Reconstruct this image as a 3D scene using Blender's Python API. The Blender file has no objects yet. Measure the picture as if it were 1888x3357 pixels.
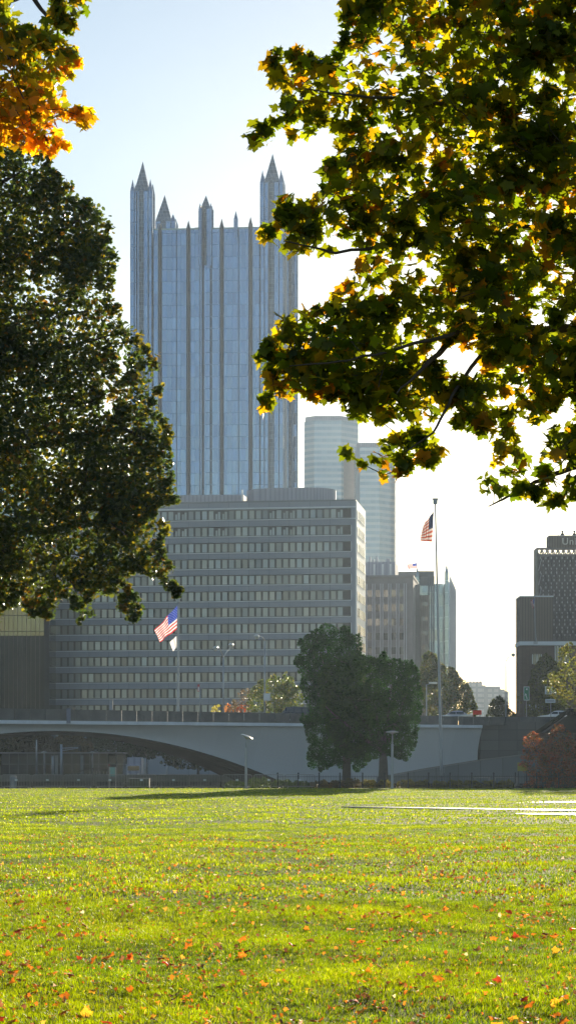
import bpy, math, random
import numpy as np
from mathutils import Vector, Matrix
PI = math.pi
rnd = random.Random(7)
F = 7036.0; CX = 944.0; HY = 2520.0; CZ = 1.6
S = bpy.context.scene
COL = S.collection

def P(px, py, Y):
    return Vector(((px-CX)*Y/F, Y, CZ+(HY-py)*Y/F))
def XP(px, Y): return (px-CX)*Y/F
def ZP(py, Y): return CZ+(HY-py)*Y/F

# ---------------------------------------------------------------- tagging
def tag(o, label=None, cat=None, group=None, kind=None):
    if label: o['label'] = label
    if cat: o['category'] = cat
    if group: o['group'] = group
    if kind: o['kind'] = kind
    return o
def empty(name, loc=(0,0,0), rz=0.0, label=None, cat=None, group=None):
    o = bpy.data.objects.new(name, None); COL.objects.link(o)
    o.location = loc; o.rotation_euler = (0,0,rz); o.empty_display_size = .3
    return tag(o, label, cat, group)
def dup(root, loc, rz=None, label=None, group=None):
    r = root.copy(); COL.objects.link(r); r.location = loc
    if rz is not None: r.rotation_euler = (0,0,rz)
    if label: r['label'] = label
    if group: r['group'] = group
    for ch in list(root.children):
        c = ch.copy(); COL.objects.link(c); c.parent = r
        for g in list(ch.children):
            d = g.copy(); COL.objects.link(d); d.parent = c
    return r

# ---------------------------------------------------------------- mesh builder
class MB:
    def __init__(s): s.v=[]; s.f=[]; s.m=[]; s.cur=0; s.off=Vector((0,0,0))
    def quad(s, a, b, c, d):
        n=len(s.v); s.v += [Vector(a),Vector(b),Vector(c),Vector(d)]; s.f.append((n,n+1,n+2,n+3)); s.m.append(s.cur)
    def tri(s, a, b, c):
        n=len(s.v); s.v += [Vector(a),Vector(b),Vector(c)]; s.f.append((n,n+1,n+2)); s.m.append(s.cur)
    def box(s, x0, x1, y0, y1, z0, z1):
        n=len(s.v)
        s.v += [Vector(p) for p in ((x0,y0,z0),(x1,y0,z0),(x1,y1,z0),(x0,y1,z0),(x0,y0,z1),(x1,y0,z1),(x1,y1,z1),(x0,y1,z1))]
        for f in ((0,3,2,1),(4,5,6,7),(0,1,5,4),(1,2,6,5),(2,3,7,6),(3,0,4,7)):
            s.f.append(tuple(n+i for i in f)); s.m.append(s.cur)
        return s
    def prism(s, pts, z0, z1, apex=None):
        """pts ccw plan outline; flat top or pyramid to apex"""
        n=len(s.v); k=len(pts)
        s.v += [Vector((p[0],p[1],z0)) for p in pts]
        s.f.append(tuple(n+i for i in reversed(range(k)))); s.m.append(s.cur)
        if z1 is not None:
            s.v += [Vector((p[0],p[1],z1)) for p in pts]
            for i in range(k):
                j=(i+1)%k; s.f.append((n+i,n+j,n+k+j,n+k+i)); s.m.append(s.cur)
            n+=k
        if apex is None:
            s.f.append(tuple(n+i for i in range(k))); s.m.append(s.cur)
        else:
            a=len(s.v); s.v.append(Vector(apex))
            for i in range(k):
                s.f.append((n+i,n+(i+1)%k,a)); s.m.append(s.cur)
        return s
    def tube(s, pts, radii, n=8, cap=True):
        pts=[Vector(p) for p in pts]
        if not hasattr(radii,'__len__'): radii=[radii]*len(pts)
        base=len(s.v); up=Vector((0,0,1))
        for i,p in enumerate(pts):
            if i==0: t=pts[1]-p
            elif i==len(pts)-1: t=p-pts[i-1]
            else: t=(pts[i+1]-pts[i-1])
            if t.length<1e-9: t=up
            t.normalize()
            a=t.cross(Vector((0.13,1,0.07)) if abs(t.y)<.9 else Vector((1,0,0))).normalized(); b=t.cross(a)
            for k in range(n):
                an=2*PI*k/n; s.v.append(p+(a*math.cos(an)+b*math.sin(an))*radii[i])
        for i in range(len(pts)-1):
            for k in range(n):
                k2=(k+1)%n; s.f.append((base+i*n+k,base+i*n+k2,base+(i+1)*n+k2,base+(i+1)*n+k)); s.m.append(s.cur)
        if cap:
            s.f.append(tuple(base+k for k in reversed(range(n)))); s.m.append(s.cur)
            e=base+(len(pts)-1)*n; s.f.append(tuple(e+k for k in range(n))); s.m.append(s.cur)
        return s
    def lathe(s, c, prof, n=16):
        """prof: list (r,z) bottom to top around vertical axis at c"""
        base=len(s.v); c=Vector(c)
        for r,z in prof:
            for k in range(n):
                an=2*PI*k/n; s.v.append(c+Vector((r*math.cos(an),r*math.sin(an),z)))
        for i in range(len(prof)-1):
            for k in range(n):
                k2=(k+1)%n; s.f.append((base+i*n+k,base+i*n+k2,base+(i+1)*n+k2,base+(i+1)*n+k)); s.m.append(s.cur)
        s.f.append(tuple(base+k for k in reversed(range(n)))); s.m.append(s.cur)
        e=base+(len(prof)-1)*n; s.f.append(tuple(e+k for k in range(n))); s.m.append(s.cur)
        return s
    def build(s, name, mats, parent=None, smooth=False, world=False, loc=None, bevel=0):
        if not isinstance(mats,(list,tuple)): mats=[mats]
        off=Vector((0,0,0))
        if world and parent is not None: off=Vector(parent.location)
        if loc is not None: off=Vector(loc)
        me=bpy.data.meshes.new(name)
        me.from_pydata([tuple(v-off) for v in s.v],[],s.f)
        for m in mats: me.materials.append(m)
        me.polygons.foreach_set('material_index', s.m)
        if smooth: me.polygons.foreach_set('use_smooth',[True]*len(s.f))
        me.update()
        o=bpy.data.objects.new(name, me); COL.objects.link(o)
        if parent is not None: o.parent=parent
        if loc is not None: o.location=loc
        if bevel:
            b=o.modifiers.new('bevel','BEVEL'); b.width=bevel; b.segments=2; b.limit_method='ANGLE'
        return o

# ---------------------------------------------------------------- materials
MATS={}
def nt(name):
    m=bpy.data.materials.new(name); m.use_nodes=True
    t=m.node_tree; t.nodes.clear()
    out=t.nodes.new('ShaderNodeOutputMaterial'); b=t.nodes.new('ShaderNodeBsdfPrincipled')
    t.links.new(b.outputs[0], out.inputs[0]); MATS[name]=m
    return m,t,b,out
def node(t, typ, **kw):
    n=t.nodes.new(typ)
    for k,v in kw.items(): setattr(n,k,v)
    return n
def mixc(t, fac, a, b, mode='MIX'):
    n=t.nodes.new('ShaderNodeMix'); n.data_type='RGBA'; n.blend_type=mode
    for i,x in ((0,fac),(6,a),(7,b)):
        if hasattr(x,'is_linked') or hasattr(x,'links'): t.links.new(x,n.inputs[i])
        elif i==0: n.inputs[0].default_value=x
        else: n.inputs[i].default_value=(*x,1)
    return n.outputs[2]
def mth(t, op, a, b=None, c=None):
    n=t.nodes.new('ShaderNodeMath'); n.operation=op
    for i,x in enumerate((a,b,c)):
        if x is None: continue
        if hasattr(x,'links'): t.links.new(x,n.inputs[i])
        else: n.inputs[i].default_value=x
    return n.outputs[0]
def mat(name, col, rough=.6, metal=0.0, var=.15, scale=1.0, bump=0.0, bscale=None, spec=.5, coat=0):
    """worn solid surface: colour broken by two noises, optional bump"""
    m,t,b,out=nt(name)
    tc=node(t,'ShaderNodeTexCoord')
    n1=node(t,'ShaderNodeTexNoise'); n1.inputs['Scale'].default_value=scale; n1.inputs['Detail'].default_value=6; n1.inputs['Roughness'].default_value=.65
    t.links.new(tc.outputs['Object'], n1.inputs['Vector'])
    lo=tuple(c*(1-var) for c in col); hi=tuple(min(1,c*(1+var)) for c in col)
    r=node(t,'ShaderNodeMapRange'); r.inputs[1].default_value=.3; r.inputs[2].default_value=.7
    t.links.new(n1.outputs[0], r.inputs[0])
    c=mixc(t, r.outputs[0], lo, hi)
    t.links.new(c, b.inputs['Base Color'])
    b.inputs['Roughness'].default_value=rough; b.inputs['Metallic'].default_value=metal
    b.inputs['Specular IOR Level'].default_value=spec
    if coat: b.inputs['Coat Weight'].default_value=coat; b.inputs['Coat Roughness'].default_value=.08
    if bump:
        n2=node(t,'ShaderNodeTexNoise'); n2.inputs['Scale'].default_value=bscale or scale*8; n2.inputs['Detail'].default_value=5
        t.links.new(tc.outputs['Object'], n2.inputs['Vector'])
        bp=node(t,'ShaderNodeBump'); bp.inputs['Strength'].default_value=.6; bp.inputs['Distance'].default_value=bump
        t.links.new(n2.outputs[0], bp.inputs['Height']); t.links.new(bp.outputs[0], b.inputs['Normal'])
    return m
def grid_mat(name, col, line, px, pz, wx=.06, wz=.08, rough=.2, metal=.0, panel_var=.12, tilt=.0, hline=None, spec=.5, ox=0.0, oz=0.0, band=None, streak=0.0):
    """curtain wall / panels: grid of joints in object space, each panel slightly different, panels tilted a hair"""
    m,t,b,out=nt(name)
    tc=node(t,'ShaderNodeTexCoord'); sp=node(t,'ShaderNodeSeparateXYZ'); t.links.new(tc.outputs['Object'],sp.inputs[0])
    u=mth(t,'ADD',mth(t,'ADD',sp.outputs[0],sp.outputs[1]),ox)
    w=mth(t,'ADD',sp.outputs[2],oz)
    un=mth(t,'DIVIDE',u,px); wn=mth(t,'DIVIDE',w,pz)
    fu=mth(t,'FRACT',un); fw=mth(t,'FRACT',wn)
    lu=mth(t,'LESS_THAN',fu,wx/px); lw=mth(t,'LESS_THAN',fw,wz/pz)
    iu=mth(t,'FLOOR',un); iw=mth(t,'FLOOR',wn)
    cmb=node(t,'ShaderNodeCombineXYZ'); t.links.new(iu,cmb.inputs[0]); t.links.new(iw,cmb.inputs[1])
    wn_=node(t,'ShaderNodeTexWhiteNoise'); wn_.noise_dimensions='3D'; t.links.new(cmb.outputs[0], wn_.inputs['Vector'])
    lo=tuple(c*(1-panel_var) for c in col); hi=tuple(min(1,c*(1+panel_var)) for c in col)
    c=mixc(t, wn_.outputs['Value'], lo, hi)
    if band:   # (fraction, colour) lower part of every storey
        lb=mth(t,'LESS_THAN',fw,band[0]); c=mixc(t,lb,c,band[1])
    if streak:
        ns=node(t,'ShaderNodeTexNoise'); ns.inputs['Scale'].default_value=.05; ns.inputs['Detail'].default_value=5
        t.links.new(tc.outputs['Object'],ns.inputs['Vector'])
        c=mixc(t, mth(t,'MULTIPLY',ns.outputs[0],streak), c, tuple(x*.45 for x in col))
    c=mixc(t, lu, c, line)
    c=mixc(t, lw, c, hline or line)
    t.links.new(c,b.inputs['Base Color'])
    isl=mth(t,'MAXIMUM',lu,lw)
    rg=mth(t,'ADD',mth(t,'MULTIPLY',isl,.35),rough); t.links.new(rg,b.inputs['Roughness'])
    b.inputs['Metallic'].default_value=metal; b.inputs['Specular IOR Level'].default_value=spec
    if tilt:
        ge=node(t,'ShaderNodeNewGeometry'); vm=node(t,'ShaderNodeVectorMath'); vm.operation='SUBTRACT'; vm.inputs[1].default_value=(.5,.5,.5)
        t.links.new(wn_.outputs['Color'],vm.inputs[0])
        vs=node(t,'ShaderNodeVectorMath'); vs.operation='SCALE'; vs.inputs['Scale'].default_value=tilt; t.links.new(vm.outputs[0],vs.inputs[0])
        va=node(t,'ShaderNodeVectorMath'); va.operation='ADD'; t.links.new(ge.outputs['Normal'],va.inputs[0]); t.links.new(vs.outputs[0],va.inputs[1])
        vn=node(t,'ShaderNodeVectorMath'); vn.operation='NORMALIZE'; t.links.new(va.outputs[0],vn.inputs[0])
        t.links.new(vn.outputs[0],b.inputs['Normal'])
    return m
def leaf_mat(name, transl=.5, rough=.45, spec=.4, tcol=1.6, sat=1.0, glow=(1,1,.6)):
    """thin leaf: reflects sky, lets the low sun through; colour per leaf from the Col attribute"""
    m,t,b,out=nt(name)
    at=node(t,'ShaderNodeAttribute'); at.attribute_name='Col'
    tc=node(t,'ShaderNodeTexCoord'); n1=node(t,'ShaderNodeTexNoise'); n1.inputs['Scale'].default_value=9; n1.inputs['Detail'].default_value=3
    t.links.new(tc.outputs['Object'],n1.inputs['Vector'])
    r=node(t,'ShaderNodeMapRange'); r.inputs[1].default_value=.3; r.inputs[2].default_value=.7; r.inputs[3].default_value=.72; r.inputs[4].default_value=1.15
    t.links.new(n1.outputs[0],r.inputs[0])
    c=mixc(t,1.0,at.outputs['Color'],(1,1,1),'MULTIPLY')
    vm=node(t,'ShaderNodeVectorMath'); vm.operation='SCALE'; t.links.new(c,vm.inputs[0]); t.links.new(r.outputs[0],vm.inputs['Scale'])
    t.links.new(vm.outputs[0],b.inputs['Base Color']); b.inputs['Roughness'].default_value=rough; b.inputs['Specular IOR Level'].default_value=spec
    tr=node(t,'ShaderNodeBsdfTranslucent')
    v2=node(t,'ShaderNodeVectorMath'); v2.operation='MULTIPLY'; t.links.new(vm.outputs[0],v2.inputs[0]); v2.inputs[1].default_value=tuple(tcol*g for g in glow)
    t.links.new(v2.outputs[0],tr.inputs['Color'])
    mx=node(t,'ShaderNodeMixShader'); mx.inputs[0].default_value=transl
    t.links.new(b.outputs[0],mx.inputs[1]); t.links.new(tr.outputs[0],mx.inputs[2]); t.links.new(mx.outputs[0],out.inputs[0])
    return m

M_grey   = mat('grey_cladding',(.15,.165,.185),.45,var=.06,scale=.15)
M_greyj  = grid_mat('grey_cladding_panels',(.235,.265,.32),(.16,.18,.21),4.4,40,wx=.10,wz=.01,rough=.42,panel_var=.05,spec=.4)
M_white  = mat('pale_trim',(.62,.66,.70),.5,var=.06,scale=.4)
M_sidew  = mat('bright_white_finish',(.80,.80,.78),.45,var=.05,scale=.2)  # office end wall: its sun-side brightness is put into this white
M_dark   = mat('dark_frame',(.010,.010,.012),.8,var=.2,scale=.5)
M_pane   = grid_mat('office_pane',(.20,.225,.235),(.2,.2,.2),1.475,3.49,wx=.001,wz=.001,rough=.16,metal=.25,panel_var=.36,tilt=.04,spec=.7,oz=1.2)
M_penth  = grid_mat('corrugated_screen',(.38,.38,.44),(.29,.29,.35),.9,3.0,wx=.3,wz=.05,rough=.5,panel_var=.05)
M_mirror = grid_mat('mirror_glass',(.17,.27,.42),(.25,.34,.44),1.52,3.93,wx=.09,wz=.12,rough=.10,metal=.75,panel_var=.16,tilt=.035,hline=(.10,.14,.2),streak=.35)
M_dktone  = grid_mat('dark_toned_glass',(.025,.042,.078),(.045,.065,.10),1.5,3.93,wx=.05,wz=.22,rough=.8,metal=.0,panel_var=.2,tilt=.0,spec=.0)  # tower piers: dark reflections of the mirror facets put into the colour
M_spire  = grid_mat('spire_glass',(.09,.14,.22),(.14,.20,.28),1.2,1.3,wx=.10,wz=.1,rough=.25,metal=.2,panel_var=.25,tilt=.1)
M_oxf    = grid_mat('striped_tower',(.30,.36,.42),(.25,.3,.35),2.6,3.05,wx=.08,wz=.1,rough=.2,metal=.4,panel_var=.08,tilt=.02,band=(.45,(.50,.50,.52)))
M_darkrefl = grid_mat('dark_reflection_glass',(.012,.014,.013),(.012,.012,.012),2.0,3.4,wx=.02,wz=.06,rough=.12,panel_var=.2,tilt=.01,spec=.12)  # lower panes: dark tree reflection painted as glass colour
M_goldrefl   = grid_mat('gold_reflection_glass',(.15,.13,.07),(.05,.05,.04),2.0,3.4,wx=.02,wz=.16,rough=.12,metal=.8,panel_var=.15,tilt=.02)  # upper panes: yellow reflection painted as glass colour
M_brass  = mat('bronze_mullion',(.17,.15,.13),.7)
M_conc   = mat('weathered_concrete',(.20,.20,.19),.85,var=.25,scale=.35,bump=.02,bscale=3)
M_concd  = mat('dirty_parapet_concrete',(.085,.085,.085),.85,var=.35,scale=.6,bump=.02,bscale=4)
M_face   = grid_mat('smooth_pale_concrete',(.52,.54,.57),(.45,.47,.50),6.1,30,wx=.05,wz=.01,rough=.75,panel_var=.03,streak=.35)
M_soff   = mat('dark_brown_soffit',(.065,.045,.034),.9,var=.4,scale=.3)  # dark brown underside with random mottling
M_fascia = mat('white_fascia',(.62,.66,.72),.6,var=.12,scale=.8)
M_stone  = grid_mat('stone_blocks',(.10,.10,.10),(.05,.05,.05),2.2,1.25,wx=.06,wz=.06,rough=.8,panel_var=.2,streak=.5)
M_stonel = grid_mat('pale_stone_slabs',(.19,.20,.21),(.10,.10,.10),2.4,6.0,wx=.07,wz=.02,rough=.8,panel_var=.12,streak=.6)
M_steel  = mat('galvanised_steel',(.30,.28,.27),.45,metal=.3,var=.12,scale=2)
M_pole   = mat('painted_pole',(.34,.36,.40),.4,metal=.3,var=.08,scale=1)
M_iron   = mat('black_iron',(.012,.012,.013),.45,var=.3,scale=3)
M_lampw  = mat('lamp_head_enamel',(.62,.60,.56),.25,metal=.3,var=.05)
M_lampg  = mat('lamp_glass',(.75,.72,.65),.15,var=.05)
M_bark   = mat('bark',(.06,.045,.035),.9,var=.4,scale=6,bump=.02,bscale=25)
M_barkg  = mat('grey_bark',(.10,.085,.07),.9,var=.35,scale=4,bump=.02,bscale=20)
M_brown  = grid_mat('brown_brick',(.115,.078,.062),(.085,.06,.05),.62,.25,wx=.08,wz=.05,rough=.75,panel_var=.15,streak=.3)
M_brownl = grid_mat('brown_ribbed',(.15,.112,.09),(.09,.068,.06),.5,60,wx=.14,wz=.02,rough=.6,panel_var=.10,streak=.3)
M_lat    = mat('lattice_steel',(.13,.11,.115),.5,metal=.2,var=.15,scale=.4)
M_latp   = mat('lattice_pale_pane',(.40,.38,.40),.3,var=.1)  # pale window panes and edge braces of the lattice
M_midc   = mat('aggregate_wall',(.19,.17,.17),.7,var=.12,scale=.8)
M_fin    = mat('aluminium_fin',(.42,.42,.46),.4,metal=.3,var=.06)
M_midw   = grid_mat('bronze_window',(.12,.105,.09),(.12,.105,.09),1.9,3.6,wx=.01,wz=.01,rough=.1,metal=.5,panel_var=.7,tilt=.06)
M_teal   = grid_mat('teal_glass',(.20,.25,.28),(.3,.36,.38),1.5,3.6,wx=.10,wz=.12,rough=.1,metal=.7,panel_var=.14,tilt=.03)
M_far    = grid_mat('far_masonry',(.26,.22,.21),(.15,.13,.13),4.5,3.6,wx=1.6,wz=1.4,rough=.8,panel_var=.1)
M_path   = mat('pale_granite_paving',(.40,.36,.30),.30,var=.12,scale=2,spec=.9)
M_plaza  = mat('plaza_paving',(.035,.034,.033),.95,var=.2,scale=.5,spec=0)  # shade lying over the plaza is put into this dark colour
M_ground = mat('city_ground',(.07,.07,.068),.85,var=.25,scale=.05)
M_asph   = mat('asphalt',(.05,.05,.05),.85,var=.2,scale=1)
M_leaf   = leaf_mat('maple_leaf',.60,.42,.25,3.2,glow=(1.15,1,.2))
M_leafs  = leaf_mat('small_tree_leaf',.48,.42,.45,3.0,glow=(1.05,1,.3))
M_leafd  = leaf_mat('dense_tree_leaf',.30,.9,.0,2.4,glow=(1,1,.35))
M_fall   = leaf_mat('fallen_leaf',.5,.6,.12,1.7,glow=(1.1,.9,.6))
M_blade  = leaf_mat('grass_blade',.62,.45,.12,3.0,glow=(1.0,1.0,.15))
M_red    = mat('flag_red',(.45,.025,.03),.8,var=.06)
M_fwhite = mat('flag_white',(.80,.78,.76),.8,var=.04)
M_blue   = mat('flag_blue',(.025,.045,.22),.8,var=.06)
def cloth(name,col):
    m,t,b,out=nt(name); b.inputs['Base Color'].default_value=(*col,1); b.inputs['Roughness'].default_value=.8
    tr=node(t,'ShaderNodeBsdfTranslucent'); tr.inputs['Color'].default_value=(*col,1)
    mx=node(t,'ShaderNodeMixShader'); mx.inputs[0].default_value=.5
    t.links.new(b.outputs[0],mx.inputs[1]); t.links.new(tr.outputs[0],mx.inputs[2]); t.links.new(mx.outputs[0],out.inputs[0]); return m
C_red=cloth('cloth_red',(.50,.015,.03)); C_white=cloth('cloth_white',(.85,.83,.82)); C_blue=cloth('cloth_blue',(.04,.07,.36))
C_red2=cloth('cloth_backlit_red',(.38,.08,.05)); C_white2=cloth('cloth_backlit_white',(.55,.52,.5)); C_blue2=cloth('cloth_backlit_blue',(.02,.03,.07))  # right flag: backlit darkness put into the cloth colours

# ---------------------------------------------------------------- leaf clouds
def fast_mesh(name, V, T, mats, col=None, smooth=False, matidx=None):
    """V (n,3), T (m,3) triangles"""
    me=bpy.data.meshes.new(name)
    n=len(V); m=len(T)
    me.vertices.add(n); me.vertices.foreach_set('co', V.astype(np.float32).ravel())
    me.loops.add(m*3); me.loops.foreach_set('vertex_index', T.astype(np.int32).ravel())
    me.polygons.add(m); me.polygons.foreach_set('loop_start', np.arange(0,m*3,3,dtype=np.int32))
    if not isinstance(mats,(list,tuple)): mats=[mats]
    for x in mats: me.materials.append(x)
    if matidx is not None: me.polygons.foreach_set('material_index',matidx.astype(np.int32))
    if col is not None:
        a=me.color_attributes.new('Col','FLOAT_COLOR','POINT')
        c=np.ones((n,4),np.float32); c[:,:3]=col; a.data.foreach_set('color', c.ravel())
    me.update(calc_edges=True)
    return me
def fan(outline, centre):
    k=len(outline); V=np.array([centre]+list(outline),float)
    T=np.array([(0,1+i,1+(i+1)%k) for i in range(k)]); return V,T
def maple_tpl(fold=.22, curl=.18):
    half=[(.04,0),(.24,-.10),(.44,-.10),(.36,.08),(.54,.20),(.66,.46),(.47,.44),(.38,.58),(.22,.50),(.24,.70),(.13,.78),(0,1.0)]
    out=half+[(-x,y) for x,y in reversed(half[:-1])]
    V,T=fan([(x,y,0) for x,y in out],(0,.30,0))
    V[:,2]=fold*np.abs(V[:,0])-curl*(V[:,1]-.3)**2
    return V,T
def oval_tpl():
    out=[(0,0),(.26,.2),(.34,.5),(.2,.82),(0,1),(-.2,.82),(-.34,.5),(-.26,.2)]
    V,T=fan([(x,y,0) for x,y in out],(0,.5,0)); V[:,2]=.25*np.abs(V[:,0]); return V,T
def lobed_tpl():
    out=[(0,0),(.22,.12),(.42,.34),(.28,.48),(.34,.72),(.12,.78),(0,1),(-.12,.78),(-.34,.72),(-.28,.48),(-.42,.34),(-.22,.12)]
    V,T=fan([(x,y,0) for x,y in out],(0,.45,0)); V[:,2]=.28*np.abs(V[:,0]); return V,T
def diamond_tpl():
    V=np.array([(0,0,0),(.38,.5,.12),(0,1,0),(-.38,.5,.12)],float); return V,np.array([(0,1,2),(0,2,3)])
def rots(N, rg, droop=(-1.3,-.2)):
    """columns = leaf x,y(tip),z axes"""
    yaw=rg.uniform(0,2*PI,N); el=rg.uniform(droop[0],droop[1],N); roll=rg.uniform(-PI,PI,N) if droop[0]<-3 else rg.normal(0,.8,N)
    y=np.stack([np.cos(yaw)*np.cos(el),np.sin(yaw)*np.cos(el),np.sin(el)],1)
    s=np.stack([-np.sin(yaw),np.cos(yaw),np.zeros(N)],1)
    z=np.cross(s,y)
    x=s*np.cos(roll)[:,None]+z*np.sin(roll)[:,None]; z=np.cross(x,y)
    return np.stack([x,y,z],2)
def leaf_mesh(name, pts, size, tpl, colors, material, rg, droop=(-1.3,-.2), R=None):
    V,T=tpl; N=len(pts)
    if R is None: R=rots(N,rg,droop)
    V=V-np.array([0,.45,0])
    W=np.einsum('nij,kj->nki',R,V)*size[:,None,None]+pts[:,None,:]
    TT=(T[None]+ (np.arange(N)*len(V))[:,None,None]).reshape(-1,3)
    C=np.repeat(colors,len(V),axis=0)
    return fast_mesh(name, W.reshape(-1,3), TT, material, C)
def inpoly(x,y,poly):
    c=np.zeros(len(x),bool); n=len(poly)
    for i in range(n):
        x1,y1=poly[i]; x2,y2=poly[(i+1)%n]
        cond=((y1>y)!=(y2>y))
        with np.errstate(divide='ignore',invalid='ignore'):
            xi=(x2-x1)*(y-y1)/((y2-y1) if y2!=y1 else 1e-9)+x1
        c^=(cond&(x<xi))
    return c
def dpoly(x,y,poly):
    d=np.full(len(x),1e9); n=len(poly)
    for i in range(n):
        x1,y1=poly[i]; x2,y2=poly[(i+1)%n]; dx,dy=x2-x1,y2-y1; L=dx*dx+dy*dy+1e-9
        t=np.clip(((x-x1)*dx+(y-y1)*dy)/L,0,1); d=np.minimum(d,np.hypot(x-x1-t*dx,y-y1-t*dy))
    return d
def pal(rg, N, colors, w, jit=.25):
    c=np.array(colors)[rg.choice(len(colors),N,p=np.array(w)/sum(w))]
    return np.clip(c*(1+rg.normal(0,jit,N))[:,None]*(1+rg.normal(0,jit*.3,(N,3))),.002,.95)
def crown_points(poly, Y0, thick, ncl, per, spread, rg, holes=(), yc=0.0, edge=0.0, k=1.0, flat=1.0, boughs=0, bs=.3, ufill=.38):
    """crown volume: outline given in metres at distance Y0, bulging in depth; returns clump centres and leaf points (world)"""
    W=[(XP(a,Y0),ZP(b,Y0)) for a,b in poly]; H=[[(XP(a,Y0),ZP(b,Y0)) for a,b in h] for h in holes]
    xs=[p[0] for p in W]; zs=[p[1] for p in W]
    def samp(n):
        out=[]; tot=0
        while tot<n:
            x=rg.uniform(min(xs),max(xs),4000); z=rg.uniform(min(zs),max(zs),4000)
            ok=inpoly(x,z,W)
            for h in H: ok&=~inpoly(x,z,h)
            out.append(np.stack([x[ok],z[ok]],1)); tot+=ok.sum()
        return np.concatenate(out)[:n]
    if boughs:
        B=samp(boughs); By_=rg.uniform(-1,1,boughs)
        cs=[]; ys=[]; tot=0
        while tot<ncl:
            bi=rg.integers(0,boughs,6000); q=B[bi]+rg.normal(0,bs,(6000,2))*np.array([1,.6])
            ok=inpoly(q[:,0],q[:,1],W)
            for h in H: ok&=~inpoly(q[:,0],q[:,1],h)
            cs.append(q[ok]); ys.append(By_[bi][ok]); tot+=ok.sum()
        Q=np.concatenate(cs)[:ncl]; yr=np.concatenate(ys)[:ncl]+rg.normal(0,.12,ncl)
        nu=int(ncl*ufill); Q[:nu]=samp(nu); yr[:nu]=rg.uniform(-1,1,nu)
    else: Q=samp(ncl); yr=rg.uniform(-1,1,ncl)
    x,z=Q[:,0],Q[:,1]; d=dpoly(x,z,W)
    for h in H: d=np.minimum(d,dpoly(x,z,h))
    th=np.minimum(thick,.25*spread+k*d)
    C=np.stack([x,yr*th+Y0+yc,z],1)
    sc=np.clip(.55*d,.30*spread,spread)
    off=np.clip(rg.normal(0,1,(ncl,per,3)),-1.7,1.7)*sc[:,None,None]*np.array([1,1,flat])
    L=(C[:,None,:]+off).reshape(-1,3)
    return C,L
def D(pts, s=1888/1449.): return [(a*s,b*s) for a,b in pts]

def rag(poly, step, amp, seed=1):
    r=random.Random(seed); out=[]
    for i in range(len(poly)):
        (x0,y0),(x1,y1)=poly[i],poly[(i+1)%len(poly)]; L=math.hypot(x1-x0,y1-y0); n=max(1,int(L/step))
        nx,ny=((y1-y0)/(L+1e-6),-(x1-x0)/(L+1e-6))
        for j in range(n):
            t=j/n; a=r.uniform(-amp,amp)+(amp*.8 if r.random()<.25 else 0); tx=r.uniform(-.3,.3)*step
            out.append((x0+(x1-x0)*t+nx*a+(x1-x0)/(L+1e-6)*tx, y0+(y1-y0)*t+ny*a+(y1-y0)/(L+1e-6)*tx))
    return out
def limb_tubes(mb, lines, Ys, r0, r1, n=6):
    for ln,(Ya,Yb),ra,rb in zip(lines,Ys,r0,r1):
        k=len(ln); pts=[P(a,b,Ya+(Yb-Ya)*i/(k-1)) for i,(a,b) in enumerate(ln)]
        # subdivide with slight wobble
        out=[];rad=[]
        for i in range(k-1):
            for j in range(5):
                f=j/5; p=pts[i].lerp(pts[i+1],f); u=(i+f)/(k-1)
                w=(pts[i+1]-pts[i]).length*.012
                out.append(p+Vector((rnd.gauss(0,w),rnd.gauss(0,w),rnd.gauss(0,w)))); rad.append(ra+(rb-ra)*u)
        out.append(pts[-1]); rad.append(rb)
        mb.tube(out,rad,n)
        yield out
def twigs(mb, centres, limbpts, rg, rad=.006, maxn=700, r_tip=.003):
    """each clump is reached from the nearest wood already grown"""
    L=np.array([tuple(p) for ps in limbpts for p in ps])
    idx=rg.permutation(len(centres))[:maxn]; C=centres[idx]; n=len(C)
    D2=((C[:,None,:]-L[None])**2).sum(2); best=D2.min(1); src=L[D2.argmin(1)]; done=np.zeros(n,bool)
    for _ in range(n):
        i=int(np.where(done,1e18,best).argmin()); done[i]=True
        a=Vector(src[i]); b=Vector(C[i]); L_=(b-a).length
        m=a.lerp(b,.5)+Vector((rg.normal(0,.08),rg.normal(0,.08),rg.normal(.05,.05)))*L_
        if L_<6*maxlen_of(rad): mb.tube([a,m,b],[rad,rad*.75,r_tip],4,cap=False)
        d=((C-C[i])**2).sum(1)*1.25+1e-6; up=(d<best)&~done; best[up]=d[up]; src[up]=C[i]
def maxlen_of(r): return r*25

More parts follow.
